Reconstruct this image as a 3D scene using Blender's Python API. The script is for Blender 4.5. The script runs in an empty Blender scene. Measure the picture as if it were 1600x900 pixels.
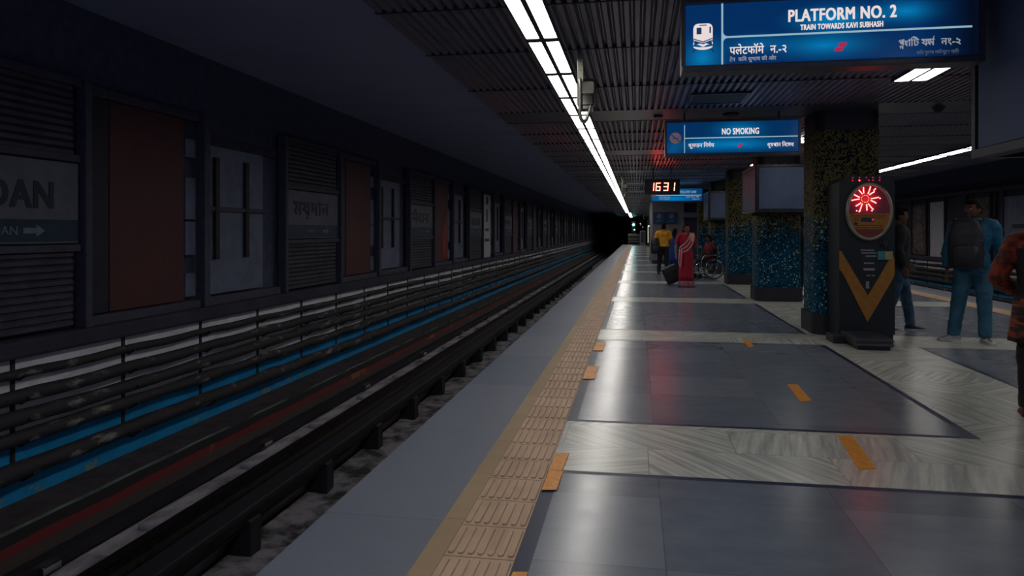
import bpy, bmesh, math, random
from mathutils import Vector, Matrix, noise
random.seed(7)
S = bpy.context.scene
COL = S.collection

# ------------------------------------------------------------------ camera, world, exposure
cam = bpy.data.cameras.new('camera'); cam.sensor_width = 36; cam.lens = 25.425
cam.shift_y = -0.055; cam.clip_end = 400; cam.clip_start = 0.05
co = bpy.data.objects.new('camera', cam); COL.objects.link(co)
co.location = (0, 0, 1.4); co.rotation_euler = (math.radians(90), 0, math.radians(9.79))
S.camera = co
S.view_settings.view_transform = 'Standard'; S.view_settings.look = 'None'
S.view_settings.exposure = 0.0; S.view_settings.gamma = 1.0; S.view_settings.use_curve_mapping = False
W = bpy.data.worlds.new('world'); S.world = W; W.use_nodes = True
W.node_tree.nodes['Background'].inputs[0].default_value = (0.50, 0.60, 1.0, 1)
W.node_tree.nodes['Background'].inputs[1].default_value = 0.32
S.cycles.use_denoising = True
S.cycles.max_bounces = 6; S.cycles.sample_clamp_indirect = 4.0; S.cycles.sample_clamp_direct = 0.0
S.cycles.caustics_reflective = False; S.cycles.caustics_refractive = False
LAMP = 10.5            # brightness of the ceiling light diffusers

# ------------------------------------------------------------------ materials
def lin(r, g, b):
    f = lambda x: (x/255/12.92) if x/255 <= .04045 else ((x/255+.055)/1.055)**2.4
    return (f(r), f(g), f(b), 1)
class NT:
    def __init__(s, name):
        s.m = bpy.data.materials.new(name); s.m.use_nodes = True
        s.t = s.m.node_tree; s.n = s.t.nodes; s.b = s.n['Principled BSDF']
    def new(s, typ, **kw):
        nd = s.n.new('ShaderNode'+typ)
        for k, v in kw.items():
            if k.startswith('i_'): nd.inputs[int(k[2:])].default_value = v
            else: setattr(nd, k, v)
        return nd
    def link(s, a, b): s.t.links.new(a, b)
    def math(s, op, a, b=None, c=None):
        nd = s.new('Math', operation=op)
        for i, x in enumerate((a, b, c)):
            if x is None: continue
            if isinstance(x, (int, float)): nd.inputs[i].default_value = x
            else: s.link(x, nd.inputs[i])
        return nd.outputs[0]
    def mix(s, f, a, b):
        nd = s.new('Mix', data_type='RGBA')
        for i, x in ((0, f), (6, a), (7, b)):
            if isinstance(x, (int, float, tuple)): nd.inputs[i].default_value = x
            else: s.link(x, nd.inputs[i])
        return nd.outputs[2]
    def obj(s): return s.new('TexCoord').outputs['Object']
    def noise(s, scale, detail=3, vec=None, rough=.6):
        nd = s.new('TexNoise'); nd.inputs['Scale'].default_value = scale
        nd.inputs['Detail'].default_value = detail; nd.inputs['Roughness'].default_value = rough
        if vec is not None: s.link(vec, nd.inputs['Vector'])
        return nd.outputs[0]
    def ramp(s, f, p0, p1):
        nd = s.new('MapRange'); nd.inputs[1].default_value = p0; nd.inputs[2].default_value = p1
        s.link(f, nd.inputs[0]); return nd.outputs[0]
    def scale(s, vec, xyz):
        nd = s.new('VectorMath', operation='MULTIPLY'); s.link(vec, nd.inputs[0]); nd.inputs[1].default_value = xyz
        return nd.outputs[0]
    def base(s, x):
        if isinstance(x, tuple): s.b.inputs['Base Color'].default_value = x
        else: s.link(x, s.b.inputs['Base Color'])
    def bump(s, h, strength, dist=.01):
        nd = s.new('Bump'); nd.inputs['Strength'].default_value = strength; nd.inputs['Distance'].default_value = dist
        s.link(h, nd.inputs['Height']); s.link(nd.outputs[0], s.b.inputs['Normal'])
def mat(name, col, rough=.6, metal=0, col2=None, nscale=8, stretch=None, spec=.5, lo=.4, hi=.65, bump=0):
    t = NT(name); t.b.inputs['Roughness'].default_value = rough; t.b.inputs['Metallic'].default_value = metal
    t.b.inputs['Specular IOR Level'].default_value = spec
    v = t.obj()
    if stretch: v = t.scale(v, stretch)
    n = t.noise(nscale, 4, v)
    c2 = col2 if col2 else tuple(x*.78 for x in col[:3])+(1,)
    t.base(t.mix(t.ramp(n, lo, hi), col, c2))
    if bump: t.bump(n, bump)
    return t.m
def emit(name, col, strength, base=(0.02, .02, .02, 1)):
    t = NT(name); t.base(base); t.b.inputs['Emission Color'].default_value = col
    t.b.inputs['Emission Strength'].default_value = strength; return t.m

M = {}
M['granite'] = None
def granite(name, c1, c2, rough, tx, ty):
    t = NT(name); v = t.obj()
    br = t.new('TexBrick', offset=0.0, squash=1.0)
    br.inputs['Scale'].default_value = 1; br.inputs['Brick Width'].default_value = tx; br.inputs['Row Height'].default_value = ty
    br.inputs['Mortar Size'].default_value = .0035; br.inputs['Mortar Smooth'].default_value = .3
    br.inputs['Color1'].default_value = c1; br.inputs['Color2'].default_value = c2
    br.inputs['Mortar'].default_value = tuple(x*.55 for x in c1[:3])+(1,)
    t.link(v, br.inputs['Vector'])
    n1 = t.noise(4, 3, t.scale(v, (1, 1.8, 1))); n2 = t.noise(170, 2, v)
    c = t.mix(t.math('MULTIPLY', t.ramp(n1, .3, .8), .28), br.outputs[0], (c1[0]*1.5, c1[1]*1.5, c1[2]*1.45, 1))
    c = t.mix(t.math('MULTIPLY', t.ramp(n2, .5, .75), .25), c, (c1[0]*.5, c1[1]*.5, c1[2]*.5, 1))
    t.base(c)
    r = t.new('MapRange'); r.inputs[1].default_value = .3; r.inputs[2].default_value = .7
    r.inputs[3].default_value = rough-.02; r.inputs[4].default_value = rough+.03
    t.link(n1, r.inputs[0]); t.link(r.outputs[0], t.b.inputs['Roughness']); t.b.inputs['Specular IOR Level'].default_value = .38
    return t.m
M['granite'] = granite('grey polished granite', lin(116, 124, 138), lin(100, 108, 122), .23, .9, .82)
M['edge'] = granite('flamed dark granite', lin(112, 118, 134), lin(100, 108, 126), .5, 9, 1.55)
M['tactile_plain'] = granite('buff plain tile', lin(160, 138, 110), lin(150, 128, 102), .6, 9, .668)
M['border'] = mat('navy granite border', lin(22, 38, 74), .45, col2=lin(18, 30, 60), nscale=40, spec=.3)
def marble():
    t = NT('streaked white marble'); v = t.obj()
    br = t.new('TexBrick', offset=.5); br.inputs['Scale'].default_value = 1
    br.inputs['Brick Width'].default_value = 1.1; br.inputs['Row Height'].default_value = .52
    br.inputs['Mortar Size'].default_value = .003
    br.inputs['Color1'].default_value = (0, 0, 0, 1); br.inputs['Color2'].default_value = (1, 1, 1, 1); br.inputs['Mortar'].default_value = (.5, .5, .5, 1)
    t.link(v, br.inputs['Vector'])
    sep = t.new('SeparateColor'); t.link(br.outputs[0], sep.inputs[0])
    rnd = sep.outputs[0]
    # the vein direction turns from slab to slab
    rot = t.new('VectorRotate', rotation_type='Z_AXIS'); t.link(v, rot.inputs['Vector'])
    t.link(t.math('MULTIPLY_ADD', rnd, 2.2, -.9), rot.inputs['Angle'])
    n = t.noise(2.4, 5, t.scale(rot.outputs[0], (11.0, .55, 1)), .6)
    n2 = t.noise(1.6, 3, v)
    c = t.mix(t.ramp(n, .36, .7), lin(206, 209, 202), lin(150, 156, 156))
    c = t.mix(t.math('MULTIPLY', t.ramp(n2, .45, .7), .35), c, lin(150, 150, 138))
    c = t.mix(t.math('MULTIPLY', br.outputs[1], .5), c, lin(90, 92, 92))
    t.base(c); t.b.inputs['Roughness'].default_value = .27
    return t.m
M['marble'] = marble()
M['tactile'] = mat('buff tactile tile', lin(190, 162, 138), .62, col2=lin(172, 146, 124), nscale=6, stretch=(1, .4, 1))
M['grout'] = mat('dark grout', lin(96, 78, 66), .8)
M['tape'] = mat('worn orange yellow tape', lin(226, 148, 22), .5, col2=lin(200, 124, 20), nscale=25)
M['concrete'] = mat('sooty concrete', lin(136, 134, 142), .85, col2=lin(40, 40, 44), nscale=3.5, lo=.40, hi=.62, bump=.4)
M['concrete_light'] = mat('dusty plinth concrete', lin(178, 174, 184), .85, col2=lin(96, 94, 102), nscale=4, stretch=(1, .45, 1), lo=.38, hi=.7, bump=.3)
M['soot'] = mat('sooted dark surface', lin(60, 62, 78), .9, col2=lin(48, 50, 66), nscale=2)
M['ceil_dark'] = mat('bluish grey tunnel soffit', lin(162, 172, 204), .95, col2=lin(154, 164, 196), nscale=1)
M['slat'] = mat('grey corrugated ceiling metal', lin(124, 120, 134), .36, .3, col2=lin(108, 106, 120), nscale=3)
M['joint'] = mat('dark ceiling joint', lin(30, 30, 36), .6)
M['strip'] = mat('flat painted ceiling band', lin(92, 92, 100), .33, .35)
M['rail'] = mat('worn dark rail steel', lin(60, 56, 54), .42, .8, col2=lin(36, 33, 34), nscale=12)
M['railtop'] = mat('rubbed rail head', lin(84, 82, 82), .3, .9)
M['iron'] = mat('dark cast iron', lin(42, 42, 50), .6, .2)
M['chrome'] = mat('bright chrome', lin(220, 222, 225), .16, 1, spec=.6)
M['steel'] = mat('galvanised bracket steel', lin(150, 150, 138), .4, .7)
M['frame'] = mat('dark grey sign frame', lin(58, 58, 66), .4, .5)
M['frame_light'] = mat('grey aluminium sign rail', lin(96, 96, 104), .35, .6)
M['black'] = mat('matt black', lin(34, 36, 48), .55)
M['blackgloss'] = mat('gloss black', lin(14, 15, 20), .12)
M['navy'] = mat('dark navy enamel', lin(14, 22, 34), .55)
M['yellow'] = mat('ochre yellow enamel', lin(160, 108, 34), .5, col2=lin(142, 94, 30), nscale=20)
M['label'] = mat('grey label plate', lin(140, 142, 150), .5)
M['wall_grey'] = mat('pale grey kiosk wall', lin(124, 122, 128), .7, col2=lin(108, 106, 112))
M['posts'] = mat('grey painted steel post', lin(70, 72, 90), .7, col2=lin(58, 60, 76), nscale=10)
M['shutter'] = mat('weathered grey shutter', lin(72, 73, 86), .7, 0, col2=lin(56, 57, 70), nscale=6)
M['red_panel'] = mat('dull red advert panel', lin(88, 46, 48), .65, col2=lin(78, 42, 48), nscale=3)
M['red_bright'] = mat('brighter red advert panel', lin(150, 34, 36), .6, col2=lin(120, 28, 30), nscale=3)
M['white_panel'] = mat('dusty white board', lin(110, 120, 146), .65, col2=lin(94, 102, 128), nscale=4)
M['white_bright'] = mat('clean white poster', lin(196, 196, 206), .6)
M['navy_strip'] = mat('dark blue strip', lin(26, 34, 56), .6)
M['sign_white'] = mat('off white name board', lin(98, 104, 120), .6, col2=lin(88, 93, 108), nscale=5)
M['sign_blue'] = mat('deep blue board band', lin(14, 50, 78), .6)
M['sign_ink'] = mat('teal ink lettering', lin(14, 44, 60), .6)
M['sign_ink_pale'] = mat('pale lettering on band', lin(110, 130, 140), .6)
M['poster'] = mat('brown film poster', lin(96, 80, 74), .6, col2=lin(28, 22, 26), nscale=5, lo=.4, hi=.58)
M['ink_dark'] = mat('dark grey print', lin(38, 42, 54), .6)
M['tv'] = mat('switched off screen glass', lin(88, 102, 132), .5, spec=.2, col2=lin(80, 94, 124), nscale=2)
M['tv_case'] = mat('dark screen case', lin(34, 34, 42), .5)
M['cable'] = mat('dusty black cable', lin(46, 44, 50), .75, col2=lin(140, 138, 136), nscale=9, stretch=(1, .4, 1), lo=.58, hi=.72)
M['led'] = emit('red led', (1, .05, .06, 1), 7)
M['led_hot'] = emit('hot pink led', (1, .09, .075, 1), 12)
M['led_amber'] = emit('amber led', (1, .45, .08, 1), 1.8)
M['led_dim'] = emit('dim red led', (1, .02, .10, 1), .55)
M['digit'] = emit('clock digit', (1, .085, .055, 1), 18)
M['diffuser'] = emit('lit light diffuser', (1.0, .95, .89, 1), LAMP, (.8, .8, .8, 1))
M['teal_lamp'] = emit('teal signal lamp', (.05, .95, .85, 1), 20)
M['white_lamp'] = emit('white signal lamp', (.7, .9, 1, 1), 3)
M['tube_lamp'] = emit('pale lit tube', (.85, 1, .62, 1), .8)
M['txt_white'] = emit('backlit white lettering', (1, .86, .84, 1), .80)
M['txt_mid'] = emit('backlit grey lettering', (.8, .82, .92, 1), .36)
M['txt_dim'] = emit('faint backlit lettering', (.6, .66, .9, 1), .13)
M['txt_line'] = emit('backlit pale blue line', (.50, .80, .95, 1), .55)
M['txt_blue'] = emit('backlit deep blue mark', (.01, .07, .25, 1), .45)
M['txt_red'] = emit('backlit red mark', (.85, .03, .12, 1), .5)
M['txt_brown'] = emit('dim backlit mark', (.5, .3, .32, 1), .22)

def mosaic():
    t = NT('teal and ochre mosaic tiles'); v = t.obj()
    sn = t.new('VectorMath', operation='SNAP'); t.link(t.new('VectorMath', operation='ADD').outputs[0], sn.inputs[0])
    add = [n for n in t.n if n.type == 'VECT_MATH' and n.operation == 'ADD'][0]
    t.link(v, add.inputs[0]); add.inputs[1].default_value = (.0071, .0053, 0)
    sn.inputs[1].default_value = (.023, .023, .023)
    wn = t.new('TexWhiteNoise', noise_dimensions='3D'); t.link(sn.outputs[0], wn.inputs['Vector'])
    val, colr = wn.outputs[0], wn.outputs[1]
    sc = t.new('SeparateColor'); t.link(colr, sc.inputs[0]); r2, r3 = sc.outputs[0], sc.outputs[1]
    sx = t.new('SeparateXYZ'); t.link(sn.outputs[0], sx.inputs[0]); z = sx.outputs[2]
    big = t.noise(1.6, 2, v)
    zz = t.math('ADD', z, t.math('MULTIPLY_ADD', big, .9, -.45))
    up = t.math('GREATER_THAN', t.ramp(zz, 1.02, 1.62), r2)          # chance of the ochre family by height
    blue = t.mix(t.ramp(val, 0, .8), lin(8, 26, 46), lin(22, 88, 120))
    blue = t.mix(t.math('GREATER_THAN', val, .94), blue, lin(150, 176, 166))
    blue = t.mix(t.math('LESS_THAN', val, .012), blue, lin(170, 170, 80))
    och = t.mix(t.ramp(val, 0, 1), lin(40, 40, 38), lin(120, 112, 66))
    och = t.mix(t.math('LESS_THAN', val, .35), och, lin(26, 32, 46))
    c = t.mix(up, blue, och)
    # grout
    fr = t.new('VectorMath', operation='MODULO'); t.link(add.outputs[0], fr.inputs[0]); fr.inputs[1].default_value = (.023, .023, .023)
    fa = t.new('VectorMath', operation='ABSOLUTE'); t.link(fr.outputs[0], fa.inputs[0])
    fx = t.new('SeparateXYZ'); t.link(fa.outputs[0], fx.inputs[0])
    c = t.mix(t.math('LESS_THAN', fx.outputs[2], .0026), c, lin(14, 20, 30))
    t.base(c); t.b.inputs['Roughness'].default_value = .6; t.b.inputs['Specular IOR Level'].default_value = .06
    return t.m
M['mosaic'] = mosaic()
def ledge_face():
    t = NT('chipped red and teal ledge paint'); v = t.new('NewGeometry').outputs['Position']
    sx = t.new('SeparateXYZ'); t.link(v, sx.inputs[0]); z = sx.outputs[2]
    n = t.noise(2.6, 5, t.scale(v, (1, .5, 1.5))); n2 = t.noise(1.1, 4, v)
    z2 = t.math('ADD', z, t.math('MULTIPLY_ADD', n, .06, -.03))
    red = t.mix(t.ramp(n2, .56, .64), lin(112, 36, 42), lin(150, 92, 60))
    red = t.mix(t.ramp(n2, .67, .70), red, lin(110, 108, 112))
    c = t.mix(t.math('GREATER_THAN', z2, -1.08), red, lin(34, 32, 36))
    teal = t.mix(t.ramp(n, .42, .6), lin(104, 128, 128), lin(32, 42, 52))
    c = t.mix(t.math('GREATER_THAN', z2, -.985), c, teal)
    c = t.mix(t.math('LESS_THAN', z2, -1.165), c, lin(70, 64, 62))
    t.base(c); t.b.inputs['Roughness'].default_value = .8; return t.m
M['ledge'] = ledge_face()
M['ledge_top'] = mat('brownish dusty ledge', lin(74, 66, 70), .85, col2=lin(52, 47, 52), nscale=5)
def wall_paint():
    t = NT('white over blue trackside paint'); v = t.new('NewGeometry').outputs['Position']
    sx = t.new('SeparateXYZ'); t.link(v, sx.inputs[0]); z = sx.outputs[2]
    n = t.noise(3.5, 5, t.scale(v, (1, .7, 1))); n2 = t.noise(9, 5, t.scale(v, (1, .6, 1)))
    white = t.mix(t.ramp(n, .4, .7), lin(232, 236, 244), lin(206, 212, 222))
    blue = t.mix(t.ramp(n, .35, .75), lin(0, 150, 216), lin(0, 124, 186))
    chip = t.math('MULTIPLY', t.math('LESS_THAN', z, -.86), t.math('GREATER_THAN', n2, .60))
    blue = t.mix(chip, blue, lin(120, 140, 138))
    c = t.mix(t.math('LESS_THAN', z, -.40), white, blue)
    t.base(c); t.b.inputs['Roughness'].default_value = .6; return t.m
M['wall_paint'] = wall_paint()

# ------------------------------------------------------------------ mesh helpers
class MB:
    def __init__(s): s.v = []; s.f = []; s.mi = []; s.cur = 0
    def add(s, vs, fs):
        b = len(s.v); s.v += [tuple(p) for p in vs]
        for f in fs: s.f.append(tuple(b+i for i in f)); s.mi.append(s.cur)
        return s
    def m(s, i): s.cur = i; return s
    def box(s, x0, x1, y0, y1, z0, z1):
        x0, x1 = min(x0, x1), max(x0, x1); y0, y1 = min(y0, y1), max(y0, y1); z0, z1 = min(z0, z1), max(z0, z1)
        return s.add([(x0,y0,z0),(x1,y0,z0),(x1,y1,z0),(x0,y1,z0),(x0,y0,z1),(x1,y0,z1),(x1,y1,z1),(x0,y1,z1)],
              [(0,3,2,1),(4,5,6,7),(0,1,5,4),(1,2,6,5),(2,3,7,6),(3,0,4,7)])
    def bbox(s, x0, x1, y0, y1, z0, z1, w):
        """box with chamfered edges"""
        x0, x1 = min(x0, x1), max(x0, x1); y0, y1 = min(y0, y1), max(y0, y1)
        bm = bmesh.new(); bmesh.ops.create_cube(bm, size=1)
        for v in bm.verts:
            v.co = (x0+(v.co.x+.5)*(x1-x0), y0+(v.co.y+.5)*(y1-y0), z0+(v.co.z+.5)*(z1-z0))
        bmesh.ops.bevel(bm, geom=bm.edges[:], offset=w, segments=2, affect='EDGES', profile=.5)
        return s.frombm(bm)
    def frombm(s, bm, mx=None):
        bm.verts.ensure_lookup_table(); bm.verts.index_update()
        vs = [(mx @ v.co if mx else v.co.copy()) for v in bm.verts]; fs = [[v.index for v in f.verts] for f in bm.faces]
        bm.free(); return s.add(vs, fs)
    def prism(s, poly, a, b, axis='y'):
        """polygon (2D) swept from a to b along an axis; poly is (x,z) for y, (y,z) for x, (x,y) for z"""
        n = len(poly)
        P = {'y': lambda p, t: (p[0], t, p[1]), 'x': lambda p, t: (t, p[0], p[1]), 'z': lambda p, t: (p[0], p[1], t)}[axis]
        vs = [P(p, a) for p in poly]+[P(p, b) for p in poly]
        fs = [tuple(range(n)), tuple(range(2*n-1, n-1, -1))]+[(i, i+n, (i+1) % n+n, (i+1) % n) for i in range(n)]
        return s.add(vs, fs)
    def tube(s, pts, rad, n=8, smooth=0, flat=1.0):
        pts = [Vector(p) for p in pts]; rad = list(rad) if hasattr(rad, '__len__') else [rad]*len(pts)
        if smooth and len(pts) > 2:
            q, r = [], []
            for i in range(len(pts)-1):
                p0, p1, p2, p3 = pts[max(i-1, 0)], pts[i], pts[i+1], pts[min(i+2, len(pts)-1)]
                for k in range(smooth):
                    t = k/smooth
                    q.append(.5*((2*p1)+(p2-p0)*t+(2*p0-5*p1+4*p2-p3)*t*t+(3*p1-p0-3*p2+p3)*t**3))
                    tt = t*t*(3-2*t); r.append(rad[i]*(1-tt)+rad[i+1]*tt)
            q.append(pts[-1]); r.append(rad[-1]); pts, rad = q, r
        vs, fs = [], []; N = len(pts); u = None
        for i, p in enumerate(pts):
            t = (pts[min(i+1, N-1)]-pts[max(i-1, 0)]).normalized()
            if u is None:
                u = t.orthogonal().normalized()
            u = (u-t*u.dot(t)).normalized(); w = t.cross(u)
            for k in range(n):
                a = 2*math.pi*k/n; vs.append(p+rad[i]*(u*math.cos(a)+w*math.sin(a)*flat))
        for i in range(N-1):
            for k in range(n): fs.append((i*n+k, i*n+(k+1) % n, (i+1)*n+(k+1) % n, (i+1)*n+k))
        fs += [tuple(range(n-1, -1, -1)), tuple(range((N-1)*n, N*n))]
        return s.add(vs, fs)
    def rings(s, rows, n=24, fn=None):
        """loft of rows (centre, rx, ry) with horizontal elliptical rings"""
        vs, fs = [], []
        for i, (c, rx, ry) in enumerate(rows):
            for k in range(n):
                a = 2*math.pi*k/n; m_ = fn(i/(len(rows)-1), a) if fn else 1
                vs.append((c[0]+rx*m_*math.cos(a), c[1]+ry*m_*math.sin(a), c[2]))
        N = len(rows)
        for i in range(N-1):
            for k in range(n): fs.append((i*n+k, i*n+(k+1) % n, (i+1)*n+(k+1) % n, (i+1)*n+k))
        fs += [tuple(range(n-1, -1, -1)), tuple(range((N-1)*n, N*n))]
        return s.add(vs, fs)
    def ell(s, c, r, u=16, v=10, mx=None, keep=None):
        bm = bmesh.new(); bmesh.ops.create_uvsphere(bm, u_segments=u, v_segments=v, radius=1)
        if keep:
            bmesh.ops.delete(bm, geom=[f for f in bm.faces if not keep(f.calc_center_median())], context='FACES')
        for p in bm.verts:
            q = Vector((p.co.x*r[0], p.co.y*r[1], p.co.z*r[2])); p.co = (mx @ q if mx else q)+Vector(c)
        return s.frombm(bm)
    def disc(s, c, rx, rz, y0, y1, n=40, a0=0, a1=2*math.pi, axis='y'):
        full = abs(a1-a0-2*math.pi) < 1e-6
        k = n if full else n+1
        poly = [(c[0]+rx*math.cos(a0+(a1-a0)*i/n), c[1]+rz*math.sin(a0+(a1-a0)*i/n)) for i in range(k)]
        return s.prism(poly, y0, y1, axis)
    def mapv(s, fn): s.v = [tuple(fn(Vector(p))) for p in s.v]; return s
    def build(s, name, mats, parent=None, smooth=False, world=True):
        me = bpy.data.meshes.new(name); off = Vector((0, 0, 0))
        if parent is not None and world:
            o_ = parent
            while o_: off += Vector(o_.location); o_ = o_.parent
        own = None
        if parent is None and s.v:
            xs = list(zip(*s.v)); own = Vector(((min(xs[0])+max(xs[0]))/2, (min(xs[1])+max(xs[1]))/2, min(xs[2])))
            off = own
        me.from_pydata([Vector(p)-off for p in s.v], [], s.f)
        if not isinstance(mats, (list, tuple)): mats = [mats]
        for m_ in mats: me.materials.append(m_)
        for p, i in zip(me.polygons, s.mi): p.material_index = i; p.use_smooth = smooth
        bm = bmesh.new(); bm.from_mesh(me); bmesh.ops.recalc_face_normals(bm, faces=bm.faces); bm.to_mesh(me); bm.free()
        o = bpy.data.objects.new(name, me); COL.objects.link(o)
        if own is not None: o.location = own
        if parent is not None: o.parent = parent
        return o
def tag(o, label, cat, group=None):
    o['label'] = label; o['category'] = cat
    if group: o['group'] = group
    return o
def thing(name, label, cat, loc=(0, 0, 0), group=None, rz=0):
    o = bpy.data.objects.new(name, None); COL.objects.link(o); o.location = loc; o.empty_display_size = .1
    o.rotation_euler = (0, 0, rz)
    return tag(o, label, cat, group)
def struct(o): o['kind'] = 'structure'; return o
def copy_tree(o, parent=None):
    c = o.copy(); COL.objects.link(c)
    if parent is not None: c.parent = parent; c.matrix_parent_inverse = o.matrix_parent_inverse
    for ch in list(o.children): copy_tree(ch, c)
    return c
ORD = ['first','second','third','fourth','fifth','sixth','seventh','eighth','ninth','tenth','eleventh','twelfth','thirteenth',
       'fourteenth','fifteenth','sixteenth','seventeenth','eighteenth','nineteenth','twentieth']
def glyphs(items, bold=0.0):
    """outline verts/faces of (text, x, y, size, x-stretch) pieces as one flat MB in XY"""
    mb = MB()
    for it in items:
        body, x, y, sz = it[:4]; sx = it[4] if len(it) > 4 else 1
        cu = bpy.data.curves.new('glyph', 'FONT'); cu.body = body; cu.size = sz; cu.space_character = 1+bold*3; cu.resolution_u = 3
        ob = bpy.data.objects.new('glyph', cu); COL.objects.link(ob)
        bpy.context.view_layer.update()
        me = bpy.data.meshes.new_from_object(ob.evaluated_get(bpy.context.evaluated_depsgraph_get()))
        for q_, (dx, dy) in enumerate(((0, 0),) if bold < .004 else ((-bold, -bold*.6), (bold, -bold*.6), (-bold, bold*.6), (bold, bold*.6), (0, 0))):
            mb.add([(v.co.x*sx+x+dx*sz*1.3, v.co.y+y+dy*sz, q_*.0003) for v in me.vertices], [tuple(p.vertices) for p in me.polygons])
        bpy.data.objects.remove(ob); bpy.data.curves.remove(cu); bpy.data.meshes.remove(me)
    return mb
def fit(mb, x0, x1, z0, z1, place, depth=.003):
    """scale a flat MB to a rectangle and stand it up; place(u, v, d) -> world point; gives thickness"""
    xs = [p[0] for p in mb.v]; ys = [p[1] for p in mb.v]
    ax, bx, ay, by = min(xs), max(xs), min(ys), max(ys)
    f = lambda p, d: place(x0+(p[0]-ax)/(bx-ax)*(x1-x0), z0+(p[1]-ay)/(by-ay)*(z1-z0), d+(p[2] if d else 0))
    out = MB(); n = len(mb.v)
    vs = [f(p, 0) for p in mb.v]+[f(p, depth) for p in mb.v]
    fs = [tuple(q) for q in mb.f]+[tuple(i+n for i in q) for q in mb.f]
    cnt = {}
    for q in mb.f:
        for a, b in zip(q, q[1:]+q[:1]): cnt[(min(a, b), max(a, b))] = cnt.get((min(a, b), max(a, b)), 0)+1
    fs += [(a, b, b+n, a+n) for (a, b), c in cnt.items() if c == 1]
    return out.add(vs, fs)

# ------------------------------------------------------------------ setting: platform
Y0, Y1 = -4.0, 79.0
MIR = 5.64                                # the island platform is symmetric about X = 2.82
PER = 5.22
fl = MB(); FM = [M['granite'], M['edge'], M['border'], M['marble'], M['tactile_plain'], M['grout'], M['soot']]
def top(x0, x1, y0, y1, mi): fl.m(mi).add([(x0,y0,0),(x1,y0,0),(x1,y1,0),(x0,y1,0)], [(0,1,2,3)])
bands = [(4.24+PER*k, 5.34+PER*k-(.13 if k else 0)) for k in range(-2, 15)]
for side in (0, 1):
    f = (lambda a, b: (a, b)) if side == 0 else (lambda a, b: (MIR-b, MIR-a))
    top(*f(-1.53, -.925), Y0, Y1, 1); top(*f(-.925, -.825), Y0, Y1, 4); top(*f(-.825, -.51), Y0, Y1, 5)
    bd = .055
    for (a, b), (a2, b2) in zip(bands, bands[1:]):
        a, b, a2 = max(a, Y0), max(b, Y0), min(max(a2, Y0), Y1)
        b = min(b, Y1)
        if b > a: top(*f(-.51, 2.29), a, b, 3)
        if a2 > b+.2:
            top(*f(-.51, -.44), b, a2, 2); top(*f(2.29-bd, 2.29), b, a2, 2)
            top(*f(-.44, 2.29-bd), b, b+bd, 2); top(*f(-.44, 2.29-bd), a2-bd, a2, 2)
            top(*f(-.44, 2.29-bd), b+bd, a2-bd, 0)
top(2.29, MIR-2.29, Y0, Y1, 3)
fl.m(6).box(-1.50, MIR+1.50, Y0, Y1, -1.75, -.16)
fl.m(1).add([(-1.53,Y0,0),(-1.53,Y1,0),(-1.53,Y1,-.16),(-1.53,Y0,-.16)], [(0,1,2,3)])
fl.add([(MIR+1.53,Y0,0),(MIR+1.53,Y1,0),(MIR+1.53,Y1,-.16),(MIR+1.53,Y0,-.16)], [(0,1,2,3)])
fl.add([(-1.53,Y0,-.16),(-1.5,Y0,-.16),(-1.5,Y1,-.16),(-1.53,Y1,-.16)], [(0,1,2,3)])
fl.add([(-1.53,Y1,0),(MIR+1.53,Y1,0),(MIR+1.53,Y1,-.16),(-1.53,Y1,-.16)], [(0,1,2,3)])
floor = struct(fl.build('floor', FM))
def rib_tile(mb, x0, y0, w, l, n):
    """buff tile with raised round ended guide bars"""
    mb.add([(x0,y0,.001),(x0+w,y0,.001),(x0+w,y0+l,.001),(x0,y0+l,.001)], [(0,1,2,3)])
    p = w/n; r = p*.36
    for i in range(n):
        cx = x0+p*(i+.5); ya, yb = y0+.02, y0+l-.02
        o = [(cx-r, ya+r), (cx-r*.5, ya), (cx+r*.5, ya), (cx+r, ya+r), (cx+r, yb-r), (cx+r*.5, yb), (cx-r*.5, yb), (cx-r, yb-r)]
        q = [(cx+(a-cx)*.74, b) for a, b in o]
        vs = [(a, b, .001) for a, b in o]+[(a, b, .0085) for a, b in q]
        mb.add(vs, [(8,9,10,11,12,13,14,15)]+[(k, (k+1) % 8, 8+(k+1) % 8, 8+k) for k in range(8)])
for side in (0, 1):
    mb = MB(); TL = .334; y = 2.03 if side == 0 else 8.0
    while y < 78.5:
        rib_tile(mb, -.822 if side == 0 else MIR-.822+1.332-.02, y+.003, .309, TL-.006, 7); y += TL
    t_ = struct(mb.build('trim_%d' % (1+side), M['tactile']))

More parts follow.
